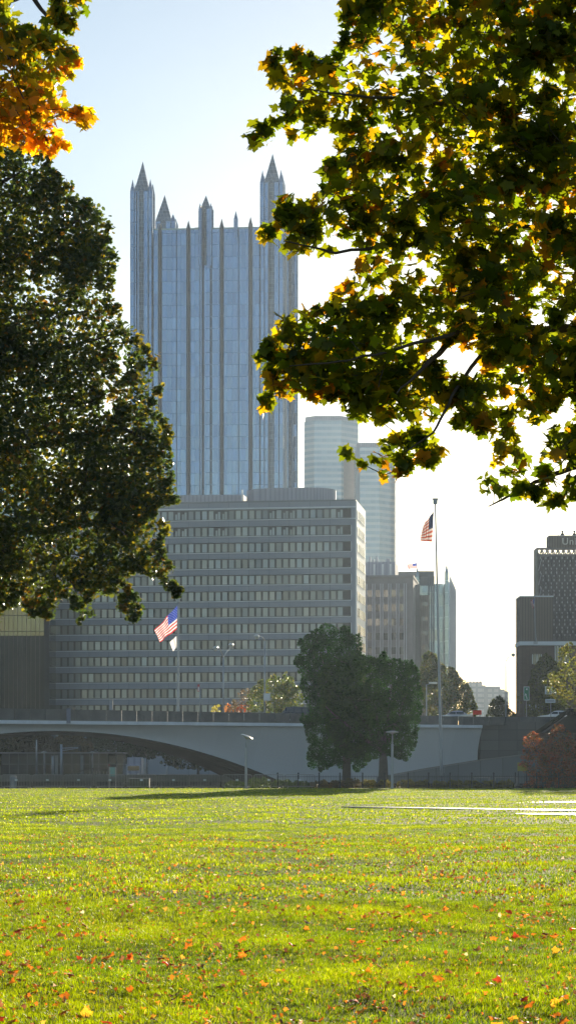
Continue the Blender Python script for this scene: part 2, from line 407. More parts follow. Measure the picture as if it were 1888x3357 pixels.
def tree_from(name,label,cat,trunk_base,poly,Y0,thick,ncl,per,spread,lsize,tpl,colors,w,material,lines,Ys,r0,r1,trunk,trunk_r,seed,holes=(),group=None,droop=(-1.3,-.2),twig=500,twr=.006,k=1.0,edge=0.0,bark=None,flat=1.0,jit=.25,yc=0.0,boughs=0,bs=.3,zcol=None,ufill=.38,extra=None):
    rg=np.random.default_rng(seed)
    root=empty(name,trunk_base,0,label,cat,group)
    C,L=crown_points(poly,Y0,thick,ncl,per,spread,rg,holes,k=k,edge=edge,flat=flat,yc=yc,boughs=boughs,bs=bs,ufill=ufill)
    if extra:   # the rest of the crown, round the trunk and above the picture
        for (p2,Y2,th2,n2) in extra:
            C2,L2=crown_points(rag(p2,90,40,seed),Y2,th2,n2,per,spread*1.5,rg,(),k=1.2,boughs=max(20,n2//14),bs=bs*1.6,ufill=.5)
            C=np.concatenate([C,C2]); L=np.concatenate([L,L2]); ncl+=n2
    N=len(L)
    cc=pal(rg,ncl,colors,w,jit*.8); col=np.repeat(cc,per,axis=0)*.45+pal(rg,N,colors,w,jit)*.55
    if zcol is not None:   # leaves turn from green high up to gold and orange low down
        za,zb,c2,w2=zcol; f=np.clip((L[:,2]-zb)/(za-zb)+rg.normal(0,.18,N),0,1)[:,None]
        alt=pal(rg,N,c2,w2,jit); col=np.where(rg.uniform(0,1,(N,1))<f,alt,col)
    L=L-np.array(trunk_base)
    me=leaf_mesh('crown',L,rg.uniform(.65,1.2,N)*lsize,tpl,col,material,rg,droop)
    o=bpy.data.objects.new('crown',me); COL.objects.link(o); o.parent=root
    tb=MB(); tb.tube(trunk,trunk_r,12); tb.build('trunk',bark or M_bark,root,smooth=True,world=True)
    lb=MB(); lps=list(limb_tubes(lb,lines,Ys,r0,r1))
    tops=[[Vector(p) for p in trunk]]
    twigs(lb,C,lps if lps else tops,rg,twr,twig)
    lb.build('branch',bark or M_bark,root,smooth=True,world=True)
    return root

#=================================================================== GROUND
g=MB(); g.quad((-6000,-300,-.25),(6000,-300,-.25),(6000,9000,-.25),(-6000,9000,-.25))
tag(g.build('ground',M_ground),kind='structure')
pz=MB(); pz.box(-150,150,175.5,330,-.2,-.01)
tag(pz.build('plaza_pavement',M_plaza),kind='structure')

rg=np.random.default_rng(3)
def gz(x,y):   # gentle lie of the lawn
    e=np.clip((y-8)/20,0,1)
    return (.025*np.sin(y*.21+x*.05)+.02*np.sin(y*.47-x*.11+1.3)+.015*np.sin(x*.6+y*.33))*e+.022*np.sin(y*1.7+1.1*np.sin(x*.9))*.6
def lawn_mesh():
    ys=np.concatenate([np.linspace(-40,8,13),np.linspace(9,40,120),np.linspace(40.8,175.6,270)])
    xs=np.concatenate([np.linspace(-120,-16,14),np.linspace(-15,15,70),np.linspace(16,120,14)])
    X,Y=np.meshgrid(xs,ys); Z=gz(X,Y)*(Y<174)
    V=np.stack([X.ravel(),Y.ravel(),Z.ravel()],1); nx=len(xs); ny=len(ys)
    i=np.arange(ny-1)[:,None]*nx+np.arange(nx-1)[None]; i=i.ravel()
    T=np.concatenate([np.stack([i,i+1,i+nx+1],1),np.stack([i,i+nx+1,i+nx],1)])
    return V,T
m,t,b,out=nt('lawn_turf')
tc=node(t,'ShaderNodeTexCoord')
def nz(scale,detail=4,rough=.6):
    n=node(t,'ShaderNodeTexNoise'); n.inputs['Scale'].default_value=scale; n.inputs['Detail'].default_value=detail; n.inputs['Roughness'].default_value=rough
    t.links.new(tc.outputs['Object'],n.inputs['Vector']); return n.outputs[0]
def rmp(x,a,b_,c=0,d=1):
    r=node(t,'ShaderNodeMapRange'); t.links.new(x,r.inputs[0]); r.inputs[1].default_value=a; r.inputs[2].default_value=b_; r.inputs[3].default_value=c; r.inputs[4].default_value=d; return r.outputs[0]
c=mixc(t,rmp(nz(.35,6),.35,.65),(.075,.11,.006),(.14,.17,.010))
c=mixc(t,rmp(nz(3.0,5),.4,.7),c,(.14,.16,.012))
c=mixc(t,rmp(nz(1.1,5),.62,.74,0,.15),c,(.07,.05,.025))
t.links.new(c,b.inputs['Base Color']); b.inputs['Roughness'].default_value=.9; b.inputs['Specular IOR Level'].default_value=.05
tr=node(t,'ShaderNodeBsdfTranslucent'); 
bp=node(t,'ShaderNodeBump'); bp.inputs['Distance'].default_value=.05; bp.inputs['Strength'].default_value=1
t.links.new(nz(14,8,.75),bp.inputs['Height']); t.links.new(bp.outputs[0],b.inputs['Normal'])
V,T=lawn_mesh(); me=fast_mesh('lawn',V,T,m); me.polygons.foreach_set('use_smooth',[True]*len(me.polygons))
lo=bpy.data.objects.new('lawn',me); COL.objects.link(lo); tag(lo,kind='structure')

# grass blades
def blades(N, y0, y1, wmar, h, wd, rgb, power=1.0):
    u=rg.uniform(0,1,N)**power; y=y0+(y1-y0)*u
    hw=y*CX/F*1.04+wmar
    x=rg.uniform(-1,1,N)*hw
    # tufting
    tuft=np.sin(x*7.3+np.sin(y*5.1)*2)*np.sin(y*6.7+np.sin(x*4.3)*2)
    patch=np.sin(x*1.3+.7*np.sin(y*.9))*np.sin(y*.83+1.1*np.sin(x*.7))
    hh=h*(.55+.5*rg.uniform(0,1,N))*(1+.38*tuft)*(1+.28*patch)
    wv=wd*rg.uniform(.7,1.4,N)
    yaw=rg.uniform(0,2*PI,N); dx=np.cos(yaw); dy=np.sin(yaw)
    la=rg.uniform(0,2*PI,N); ll=hh*rg.uniform(.1,.95,N)
    z=gz(x,y)-.004
    base=np.stack([x,y,z],1); side=np.stack([dx*wv,dy*wv,np.zeros(N)],1)*.5
    lean=np.stack([np.cos(la)*ll,np.sin(la)*ll,np.zeros(N)],1); up=np.stack([np.zeros(N),np.zeros(N),hh],1)
    mid=base+lean*.35+up*.62; tip=base+lean+up*rg.uniform(.75,1.0,N)[:,None]
    V=np.stack([base-side,base+side,mid+side*.8,mid-side*.8,tip],1).reshape(-1,3)
    o=(np.arange(N)*5)[:,None]
    T=np.concatenate([o+np.array([[0,1,2]]),o+np.array([[0,2,3]]),o+np.array([[3,2,4]])],0)
    fac=np.clip(.5+.35*patch+rg.normal(0,.3,N),0,1)[:,None]
    c=np.array(rgb[0])*(1-fac)+np.array(rgb[1])*fac
    dry=rg.uniform(0,1,N)<.03; c[dry]=np.array((.30,.25,.12))
    c=c*np.clip(1+rg.normal(0,.24,N)+.30*tuft+.18*np.sin(x*2.9+y*1.1)*np.sin(y*2.3-x*.8),.2,2)[:,None]
    return V,T,np.repeat(np.clip(c,.005,.9),5,axis=0)
GR=((.044,.083,.003),(.140,.163,.004))
for nm,args,lab in (('grass',(470000,8.5,26,2.6,.050,.0042,GR,.85),'short sunlit grass blades of the near lawn'),
                ('grass',(260000,26,62,4,.05,.012,GR,1.0),'yellow green grass across the middle of the lawn'),
                ('grass',(180000,62,174.5,7,.055,.035,GR,1.0),'fine bright grass at the far end of the lawn')):
    V,T,C=blades(*args); me=fast_mesh(nm,V,T,M_blade,C); o=bpy.data.objects.new(nm,me); COL.objects.link(o)
    tag(o,lab,'grass',kind='stuff')

# stone bands in the lawn (fort outline)
def strip(pts_w, name, label):
    mb=MB()
    for (x0,y0,w0),(x1,y1,w1) in zip(pts_w[:-1],pts_w[1:]):
        n=14
        for i in range(n):
            a=i/n; b2=(i+1)/n
            xa=x0+(x1-x0)*a; xb=x0+(x1-x0)*b2; ya=y0+(y1-y0)*a; yb=y0+(y1-y0)*b2; wa=w0+(w1-w0)*a; wb=w0+(w1-w0)*b2
            z=.034; ja=.12*wa*math.sin(i*2.1+x0); jb=.12*wb*math.sin((i+1)*2.1+x0)
            mb.quad((xa,ya-wa/2+ja,z),(xb,yb-wb/2+jb,z),(xb,yb+wb/2,z),(xa,ya+wa/2,z))
            mb.quad((xa,ya-wa/2+ja,-.05),(xb,yb-wb/2+jb,-.05),(xb,yb-wb/2+jb,z),(xa,ya-wa/2+ja,z))
    return tag(mb.build(name,M_path),kind='structure')
def G(px,py): Y=CZ*F/(py-HY); return XP(px,Y),Y
a=G(1120,2646); b_=G(1350,2650); c_=G(2100,2662)
strip([(a[0],a[1],.12),(b_[0],b_[1],1.5),(c_[0],c_[1],2.6)],'stone_path','')
a=G(1660,2636); b_=G(1740,2633); c_=G(2100,2632)
strip([(a[0],a[1],.4),(b_[0],b_[1],3.2),(c_[0],c_[1],6.5)],'stone_path','')
a=G(1690,2670); c_=G(2100,2674)
strip([(a[0],a[1],.4),(c_[0],c_[1],4.2)],'stone_path','')

# fallen leaves: 300 individuals + the rest
kinds=[('orange',(.55,.19,.025)),('dark red',(.34,.05,.025)),('yellow',(.66,.40,.04)),('brown',(.22,.11,.06))]
tm=maple_tpl(.35,.5)
def leaf_single(nm,c,seed):
    r=np.random.default_rng(seed); V,T=maple_tpl(r.uniform(.1,.6),r.uniform(-.6,.9)); V=V.copy()
    V[:,2]+=.12*np.sin(V[:,0]*6+seed)+.08*np.sin(V[:,1]*7)
    V[:,2]-=V[:,2].min()
    C=np.tile(np.array(c),(len(V),1))*(1+r.normal(0,.12,(len(V),1)))
    return fast_mesh('fallen_leaf',V,T,M_fall,np.clip(C,0,1))
LM=[[leaf_single(n,tuple(x*f for x in c),i*7+j) for j,f in enumerate((.8,1.,1.25))] for i,(n,c) in enumerate(kinds)]
def leafpos(n,y0,y1,p):
    u=rg.uniform(0,1,n)**p; y=y0+(y1-y0)*u; x=rg.uniform(-1,1,n)*(y*CX/F+.25)
    return x,y
cx_,cy_=leafpos(60,11.5,30,1.25)
lx,ly=leafpos(300,11.6,23,1.1)
sel=rg.uniform(0,1,300)<.5
ci=rg.integers(0,60,300)
for i in range(300):
    x,y=lx[i],ly[i]
    if sel[i]:
        yy=y; j=int(np.abs(cy_-y).argmin()); x=cx_[j]+rg.normal(0,.16); y=cy_[j]+rg.normal(0,.22)
        if abs(x)>y*CX/F+.2: x=lx[i]; y=yy
    k=int(rg.choice(4,p=(.58,.12,.14,.16)))
    o=bpy.data.objects.new('fallen_leaf',LM[k][int(rg.integers(0,3))]); COL.objects.link(o)
    s=rg.uniform(.032,.088)
    o.scale=(s,s,s*.8); o.location=(x,y,float(gz(x,y))+rg.uniform(.014,.036))
    o.rotation_euler=(rg.normal(0,.45),rg.normal(0,.45),rg.uniform(0,2*PI))
    n_=kinds[k][0]
    tag(o,f'curled {n_} maple leaf fallen on the near part of the lawn','leaf',f'{n_} leaves fallen on the near lawn')
x,y=leafpos(6500,11.6,52,1.7); j_=rg.integers(0,300,6500); g2=rg.uniform(0,1,6500)<.6; x=np.where(g2,x[j_]+rg.normal(0,.012,6500)*y[j_],x); y=np.where(g2,y[j_]*(1+rg.normal(0,.02,6500)),y); N=len(x)
pts=np.stack([x,y,gz(x,y)+rg.uniform(.015,.045,N)],1)
sm=y<23
col=pal(rg,N,[(.46,.17,.025),(.22,.07,.03),(.46,.30,.05),(.17,.09,.05),(.55,.5,.42)],(.34,.2,.14,.28,.05),.3)
sz=np.where(sm,rg.uniform(.012,.04,N),rg.uniform(.02,.06,N))
me=leaf_mesh('leaf_litter',pts,sz,maple_tpl(.4,.4),col,M_fall,rg,(-.5,.5))
o=bpy.data.objects.new('leaf_litter',me); COL.objects.link(o)
tag(o,'small scraps and farther fallen leaves dotted over the lawn','leaf litter',kind='stuff')

#=================================================================== PARK EDGE: barriers, iron fence, lamps
def make_barrier(label):
    r=empty('crowd_barrier',(0,0,0),0,label,'barrier','steel crowd barriers in a row')
    L=2.44; h=1.12
    f=MB(); R_=.026
    pts=[(0.03,0,.18)]+[(0.03,0,.95),(.06,0,1.05),(.14,0,h),(L-.14,0,h),(L-.06,0,1.05),(L-.03,0,.95),(L-.03,0,.18)]
    f.tube(pts,R_,8); f.tube([(.03,0,.18),(L-.03,0,.18)],R_,8)
    f.build('frame',M_steel,r,smooth=True)
    b=MB()
    for i in range(1,19):
        x=.03+(L-.06)*i/19; b.tube([(x,0,.18),(x,0,h)],.013,6)
    b.build('bars',M_steel,r,smooth=True)
    for x in (.25,L-.25):
        ft=MB(); ft.tube([(x,-.3,.02),(x,-.05,.18),(x,.05,.18),(x,.3,.02)],.018,8); ft.build('foot',M_steel,r,smooth=True)
    p=MB(); p.box(L*.5-.11,L*.5+.11,-.035,-.025,.62,.76); p.build('name_plate',M_white,r)
    return r
edges=[-98,5,107,209,312,415,520,622,728,831,933]
Yb=172.6
bar0=None
ords=['cut by the left edge of the photo','leftmost whole','second whole from the left','third whole from the left','fourth, beside the notice board,','sixth','seventh','eighth','just left of the tilted lamp post','third from the right end, behind the tilted lamp','second from the right end','at the right end, before green shrubs']
for i,e in enumerate(edges):
    lab='steel crowd barrier '+['cut off by the left edge of the lawn','nearest the left edge, in front of the round bin','second whole one from the left','third whole one from the left','fourth whole one, behind it the notice board','fifth whole one, right after the notice board','sixth whole one from the left','seventh, ending near the tilted lamp','behind the post of the tilted lamp','second last at the right, before green shrubs','last at the right end of the row'][i]
    if bar0 is None: bar0=make_barrier(lab); bar0.location=(XP(e,Yb),Yb,0)
    else: dup(bar0,(XP(e,Yb),Yb+rnd.uniform(-.1,.1),0),rnd.uniform(-.015,.015),lab)

fr=empty('iron_fence',(XP(910,177),177,0),0,'black iron picket fence along the far edge of the lawn','fence')
def fence_seg(x0,x1,Y0_,Y1_):
    mb=MB(); n=max(2,int((x1-x0)/.13))
    for z in (.18,.93): mb.tube([(x0,Y0_,z),(x1,Y1_,z)],.02,6)
    for i in range(n+1):
        x=x0+(x1-x0)*i/n; y=Y0_+(Y1_-Y0_)*i/n; mb.tube([(x,y,.08),(x,y,1.04),(x,y,1.10)],[.012,.012,.002],5)
    mb.build('picket_panel',M_iron,fr,world=True)
fx=[910,978,1046,1114,1188,1260,1337,1404,1474,1545,1617,1688,1758,1830,1900,1970]
for a_,b2 in zip(fx[:-1],fx[1:]): fence_seg(XP(a_,177)+.05,XP(b2,177)-.05,177,177)
for a_ in fx:
    pm=MB(); x=XP(a_,177); pm.box(x-.05,x+.05,176.95,177.05,0,1.18); pm.prism([(x-.07,176.93),(x+.07,176.93),(x+.07,177.07),(x-.07,177.07)],1.18,1.22,(x,177,1.32)); pm.build('post',M_iron,fr,world=True)

def park_lamp(px,Y,htop,label,tilt=0,group=None,disc=.55):
    x=XP(px,Y); r=empty('park_lamp',(x,Y,0),0,label,'street lamp',group)
    b=MB(); b.lathe((0,0,0),[(.14,0),(.14,.12),(.105,.14),(.10,htop*.78),(.09,htop*.80)],12); b.build('post',M_pole,r,smooth=False)
    n=MB(); n.tube([(0,0,htop*.8),(.02,0,htop*.9),(.07*(1 if tilt else 0),0,htop*.965)],[.055,.05,.03],8); n.build('neck',M_pole,r,smooth=True)
    h=MB(); h.lathe((0,0,0),[(.05,-.16),(.10,-.08),(disc*.9,0),(disc,.05),(disc*.8,.12),(.1,.17)],20)
    o=h.build('lamp_head',M_lampw,r,smooth=True); o.location=(.07 if tilt else 0,0,htop); o.rotation_euler=(0,tilt,0)
    return r
park_lamp(807,173.8,ZP(2418,173.8),'grey park lamp with tilted disc head before the bridge arch',.42)
park_lamp(1285,173.8,ZP(2402,173.8),'grey park lamp with level disc head in front of the right clipped tree',0)

# flagpoles and flags
def flagpole(name,px,Y,pybase,pytop,pxtop,label,r0,z0=None,parts_mat=None):
    b0=P(px,pybase,Y); 
    if z0 is not None: b0=Vector((XP(px,Y),Y,z0))
    tp=P(pxtop,pytop,Y)
    r=empty(name,b0,0,label,'flagpole')
    m_=parts_mat or M_pole
    n=12; pts=[b0.lerp(tp,i/n) for i in range(n+1)]; rad=[r0*(1-.62*i/n) for i in range(n+1)]
    MB().tube(pts,rad,12).build('pole',m_,r,smooth=True,world=True)
    MB().lathe(b0,[(r0*2.2,0),(r0*2.2,.12),(r0*1.3,.3),(r0*1.1,.45)],14).build('base_collar',m_,r,world=True)
    rr=r0*1.1
    MB().lathe(tp,[(rr*.5,-.05),(rr*1.2,.0),(rr*1.2,rr*2.2),(rr*1.7,rr*2.3),(rr*1.7,rr*2.9),(rr*.5,rr*3)],12).build('cap',m_,r,world=True)
    rope=MB(); rope.tube([b0+Vector((r0*1.5,-r0,1.2)),tp+Vector((r0*.8,-r0*.4,-.1))],.012,5); rope.build('halyard',m_,r,world=True)
    return r
def us_flag(label,A,B,Cc,Dd,Y,amp,nw,ph,mats,ydir=.12,stars=True,group=None):
    """A hoist top, B hoist bottom, Cc fly top, Dd fly bottom (px,py)"""
    a,b_,c2,d2=[P(q[0],q[1],Y) for q in (A,B,Cc,Dd)]
    ctr=(a+b_)/2
    def S_(u,v):
        p=a.lerp(b_,v).lerp(c2.lerp(d2,v),u)
        L=(c2-a).length
        off=amp*math.sin(nw*2*PI*u+ph+v*1.4)*min(1,u*3+.1)
        return p+Vector((.25*off*math.sin(3*v+2*u),off+ydir*u*L,.15*off))
    root=empty('us_flag',ctr,0,label,'flag',group)
    fm=MB(); nu=30; nv=26
    for i in range(nu):
        for j in range(nv):
            u0,u1=i/nu,(i+1)/nu; v0,v1=j/nv,(j+1)/nv
            s=j//2
            if i<12 and s<7: fm.cur=2
            else: fm.cur=0 if s%2==0 else 1
            fm.quad(S_(u0,v1),S_(u1,v1),S_(u1,v0),S_(u0,v0))
    fm.build('cloth',mats,root,world=True)
    if stars:
        sm_=MB()
        for row in range(9):
            for k in range(6 if row%2==0 else 5):
                u=(.033+(k+(0 if row%2==0 else .5))*.067); v=.027+row*.0577
                for sgn in (-1,1):
                    q=[S_(u+du,v+dv)+Vector((0,sgn*.012,0)) for du,dv in ((-.012,0),(0,.016),(.012,0),(0,-.016))]
                    sm_.quad(*q)
        sm_.build('stars',mats[1],root,world=True)
    return root
flagpole('flagpole',1447,215,0,1652,1426,'tall silver flagpole on the right rising from behind the black fence',.17,z0=0)
us_flag('dark backlit stars and stripes flag drooping on the tall right flagpole',(1421,1676),(1416,1776),(1386,1722),(1379,1770),215,.34,2.2,.6,[C_red2,C_white2,C_blue2],ydir=.5)

#=================================================================== BRIDGE
YL,YR=240.,258.
def By(px): return YL+(YR-YL)*px/1580.
def Bp(px,py,dy=0.): 
    Y=By(px); p=P(px,py,Y); return Vector((p.x,p.y+dy,p.z))
def arch(px): return 2396+.000302*(px-180)**2
br=empty('arch_bridge',(XP(180,242),242,0),0,'low concrete arch road bridge with white edge band across the park','bridge')
DEP=24.
def ptop(px): return 2322+28*max(0,px)/1580. if px<1580 else 2350
def fas0(px): return 2361+17*max(0,px)/1580.
def fas1(px): return 2373+14*max(0,px)/1580.
xs_=list(range(-1500,1581,40))
xs_=[x for x in xs_ if x<=1560]+[1578]
# spandrel face with slight inward (concave) batter, goes down to arch or ground
fb=MB(); R_=10
def base_z(px):
    if px>916: return -.3
    if px<-560: return -.3
    return max(-.3, Bp(px,arch(px)).z)
def facept(px,f):
    top=Bp(px,fas1(px)); zb=base_z(px); z=top.z+(zb-top.z)*f
    dy=-.5+1.6*math.sin(min(1,f)*PI/2)*(.35+.65*min(1,max(0,(px-200)/900.)))
    ex=-.45*math.sin(f*PI) if px>=1578 else 0
    return Vector((top.x+ex,top.y+dy,z))
for xa,xb in zip(xs_[:-1],xs_[1:]):
    for i in range(R_):
        fb.quad(facept(xa,(i+1)/R_),facept(xb,(i+1)/R_),facept(xb,i/R_),facept(xa,i/R_))
xe=1578
for i in range(R_):   # end return
    p0=facept(xe,i/R_); p1=facept(xe,(i+1)/R_); fb.quad(p1,p1+Vector((0,6,0)),p0+Vector((0,6,0)),p0)
fb.build('spandrel_wall',M_face,br,smooth=True,world=True)
sb=MB()
ax=[x for x in range(-560,917,20)]+[920]
def backp(px,f):
    """point of the vault surface, f=0 front edge .. 1 far edge (the far edge is skewed and springs lower)"""
    a0=facept(px,1); Yb_=By(px)+DEP; yb=2404+.00040*(px-120)**2
    b0=P(px,yb,Yb_); b0.z=max(-.3,b0.z); b0.x=a0.x+(b0.x-a0.x)*.3
    p=a0.lerp(b0,f); p.z=max(p.z,-.3); return p
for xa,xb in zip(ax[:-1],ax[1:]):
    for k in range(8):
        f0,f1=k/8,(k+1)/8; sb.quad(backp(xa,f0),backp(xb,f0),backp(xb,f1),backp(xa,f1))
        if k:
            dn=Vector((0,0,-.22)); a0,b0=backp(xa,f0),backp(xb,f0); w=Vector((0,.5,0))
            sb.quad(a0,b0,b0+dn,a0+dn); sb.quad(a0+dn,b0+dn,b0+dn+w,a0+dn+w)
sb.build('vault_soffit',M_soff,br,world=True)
fbm=MB()
for xa,xb in zip(xs_[:-1],xs_[1:]):
    a0,b0,a1,b1=[Bp(x,y,-.95) for x,y in ((xa,fas0(xa)),(xb,fas0(xb)),(xa,fas1(xa)),(xb,fas1(xb)))]
    fbm.quad(a1,b1,b0,a0); d=Vector((0,1.2,0)); fbm.quad(a0,b0,b0+d,a0+d); fbm.quad(b1,a1,a1+d,b1+d)
e0,e1=Bp(1578,fas0(1578),-.95),Bp(1578,fas1(1578),-.95); d=Vector((0,1.2,0)); fbm.quad(e1,e1+d,e0+d,e0)
fbm.build('edge_band',M_fascia,br,world=True)
pb=MB()
for xa,xb in zip(range(-1500,2300,50),range(-1450,2350,50)):
    a0,b0=Bp(xa,ptop(xa),-.5),Bp(xb,ptop(xb),-.5); a1,b1=Bp(xa,fas0(min(xa,1580))+.3,-.5),Bp(xb,fas0(min(xb,1580))+.3,-.5); d=Vector((0,.45,0))
    g_=.03 # joint
    a0=a0.lerp(b0,g_); a1=a1.lerp(b1,g_)
    pb.quad(a1,b1,b0,a0); pb.quad(a0,b0,b0+d,a0+d); pb.quad(b1+d,a1+d,a0+d,b0+d); pb.quad(a1,a0,a0+d,a1+d); pb.quad(b0,b1,b1+d,b0+d)
pb.build('parapet',M_concd,br,world=True)
dk=MB()
dz=lambda px: Bp(px,fas0(min(px,1580))).z+.05
for xa,xb in zip(xs_[:-1],xs_[1:]):
    a0=Bp(xa,2400,0); b0=Bp(xb,2400,0); a0.z=dz(xa); b0.z=dz(xb); d=Vector((0,DEP,0)); dn=Vector((0,0,-.6))
    dk.quad(a0,b0,b0+d,a0+d)
    dk.quad(b0+d,a0+d,(backp(xa,1) if -560<=xa<=900 else Vector((a0.x,a0.y+DEP,-.3))),(backp(xb,1) if -560<=xb<=900 else Vector((b0.x,b0.y+DEP,-.3))))
dk.build('road_deck',M_asph,br,world=True)
bx_=MB(); p=Bp(229,2340); bx_.box(p.x-.22,p.x+.22,p.y-1.1,p.y-.75,ZP(2372,p.y),ZP(2323,p.y)); bx_.build('blue_grey_pilaster',mat('blue_grey_paint',(.14,.16,.24),.6),br,world=True)

# abutment stone wall right of the bridge, raised ground behind, sloping ramp wall
st=MB(); Yw=258.5
x0=XP(1572,Yw); x1=XP(2500,Yw); st.box(x0,x1,Yw,Yw+.8,-.2,Bp(1580,2366).z)
w=st.build('stone_abutment_wall',M_stone); w.location=(0,0,0); tag(w,'dark stone block wall between bridge end and reddish shrub','wall')
em=MB(); em.box(XP(1575,258),420,Yw+.8,1400,-.24,Bp(1580,2378).z)
em.box(-420,XP(1580,262),470,1400,-.24,3.0)
tag(em.build('raised_terrain',M_ground),kind='structure')
rw=MB(); Yr=232.
pts=[(1235,2552),(1380,2525),(1572,2494),(1705,2478),(1900,2455)]
for (xa,ya),(xb,yb) in zip(pts[:-1],pts[1:]):
    a0,b0=P(xa,ya,Yr),P(xb,yb,Yr); a1,b1=Vector((a0.x,Yr,-.2)),Vector((b0.x,Yr,-.2)); d=Vector((0,.5,0))
    rw.quad(a1,b1,b0,a0); rw.quad(a0,b0,b0+d,a0+d); rw.quad(b1+d,a1+d,a0+d,b0+d)
rr=empty('ramp_wall',(XP(1500,Yr),Yr,0),0,'pale slab wall whose top slopes up to the right','wall')
rw.build('slab_wall',M_stonel,rr,world=True)
cp=MB()
for (xa,ya),(xb,yb) in zip(pts[:-1],pts[1:]):
    a0,b0=P(xa,ya-4.5,Yr),P(xb,yb-4.5,Yr); o1=Vector((0,-.12,0)); o2=Vector((0,.62,0)); h_=Vector((0,0,-.13))
    cp.quad(a0+o1+h_,b0+o1+h_,b0+o1,a0+o1); cp.quad(a0+o1,b0+o1,b0+o2,a0+o2); cp.quad(b0+o1+h_,a0+o1+h_,a0+o2+h_,b0+o2+h_)
cp.build('coping',M_conc,rr,world=True)

# left flagpole + flags on the plaza behind the parapet
flagpole('flagpole',584,262,0,1975,585,'silver flagpole rising behind the bridge parapet',.16,z0=6.9)
us_flag('bright stars and stripes flag blowing left in front of the long grey office block',(582,1985),(580,2063),(508,2062),(522,2104),261.9,.42,1.7,.3,[C_red,C_white,C_blue],ydir=.25)
sf=MB(); A,B,C_,D_=(579,2085),(579,2122),(557,2106),(568,2136)
a,b_,c2,d2=[P(q[0],q[1],261.9) for q in (A,B,C_,D_)]
for i in range(10):
    for j in range(8):
        def q(u,v): return a.lerp(b_,v).lerp(c2.lerp(d2,v),u)+Vector((0,.18*math.sin(u*7+v*2),0))
        sf.quad(q(i/10,(j+1)/8),q((i+1)/10,(j+1)/8),q((i+1)/10,j/8),q(i/10,j/8))
sfo=sf.build('small_flag',C_white,loc=(a+b_)/2); tag(sfo,'small pale flag hanging under the big bright flag','flag')

# street lamps on the bridge
def road_lamp(px,Y,pyt,heads,label,z0=7.0,r=.12):
    x=XP(px,Y); root=empty('street_lamp',(x,Y,z0),0,label,'street lamp','tall street lamps on the bridge')
    zt=ZP(pyt,Y); MB().tube([(0,0,0),(0,0,(zt-z0)*.5),(0,0,zt-z0)],[r,r*.85,r*.65],10).build('pole',M_pole,root,smooth=True)
    MB().lathe((0,0,0),[(r*2,0),(r*2,.2),(r*1.2,.35)],12).build('base',M_pole,root)
    for (hx,hy,ax_,ay_,dep) in heads:
        hp=P(hx,hy,Y)-Vector((x,Y,z0)); ap=P(ax_,ay_,Y)-Vector((x,Y,z0)); hp.y=dep; ap.y=dep*.8
        MB().tube([(0,0,zt-z0),tuple(ap),(hp.x*.7,dep*.95,ap.z+.12),tuple(hp+Vector((0,0,.12)))],[.06,.05,.04,.03],8).build('arm',M_lampw,root,smooth=True)
        h=MB(); h.lathe((0,0,0),[(.12,-.24),(.26,-.14),(.34,0),(.28,.14),(.12,.24)],14)
        o=h.build('lamp_head',M_lampw,root,smooth=True); o.location=hp
        MB().lathe((0,0,0),[(.10,-.33),(.24,-.20),(.25,-.13)],12).build('lens',M_lampg,o,smooth=True)
    return root
road_lamp(732,252,2155,[(708,2127,719,2120,-1.2),(754,2107,742,2128,5)],'double armed street lamp nearest the left flagpole')
road_lamp(868,256,2100,[(842,2088,860,2090,-1.0)],'single armed street lamp carrying a square white board')
road_lamp(1657,330,2168,[(1680,2147,1668,2150,-.5)],'lone street lamp before the bright sky gap beside brown tower')
sg=MB(); p=P(875,2285,255.6); sg.box(p.x-.38,p.x+.38,255.55,255.6,p.z-.42,p.z+.42); 
r=empty('square_board',(p.x,255.6,p.z-.42),0,'blank pale square board strapped to lamp pole beside bushy tree','sign')
sg.build('panel',M_white,r,world=True)
MB().box(p.x-.42,p.x+.42,255.605,255.65,p.z-.46,p.z+.46).build('back_frame',M_steel,r,world=True)
# banner post
r=empty('banner_post',(XP(654,243),243.6,7),0,'thin post with a small red and white pennant panel on the parapet','post')
x=XP(656,243); MB().tube([(x,243.6,7.0),(x,243.6,ZP(2243,243))],.06,8).build('pole',M_pole,r,smooth=True,world=True)
b=MB(); b.box(x-.30,x-.06,243.56,243.6,ZP(2266,243),ZP(2243,243)); b.build('red_panel',M_red,r,world=True)
b=MB(); b.box(x-.24,x-.12,243.53,243.558,ZP(2264,243),ZP(2251,243)); b.build('white_stripe',M_fwhite,r,world=True)
r=empty('utility_cabinet',(XP(364,247),247,7),0,'slim grey cabinet standing behind the parapet on the left','cabinet')
MB().box(XP(359,247),XP(371,247),246.8,247.2,7,ZP(2295,247)).build('housing',M_greyj,r,world=True)
MB().box(XP(358,247),XP(372,247),246.75,247.25,ZP(2295,247),ZP(2293,247)).build('cap',M_steel,r,world=True)
r=empty('bus_shelter',(XP(243,246),246,7),0,'low curved canopy showing just above the parapet at left','shelter')
cm=MB(); 
for i in range(12):
    a0=-1+2*i/12.; a1=-1+2*(i+1)/12.
    f=lambda a_: (XP(243+31*a_,246), ZP(2318+5*a_*a_,246))
    (xa,za),(xb,zb)=f(a0),f(a1); cm.quad((xa,245,za),(xb,245,zb),(xb,247.5,zb),(xa,247.5,za)); cm.quad((xa,245,za-.06),(xb,245,zb-.06),(xb,245,zb),(xa,245,za))
cm.build('canopy',M_conc,r,world=True)
MB().box(XP(238,246),XP(248,246),246,246.3,6.9,ZP(2320,246)).build('column',M_steel,r,world=True)

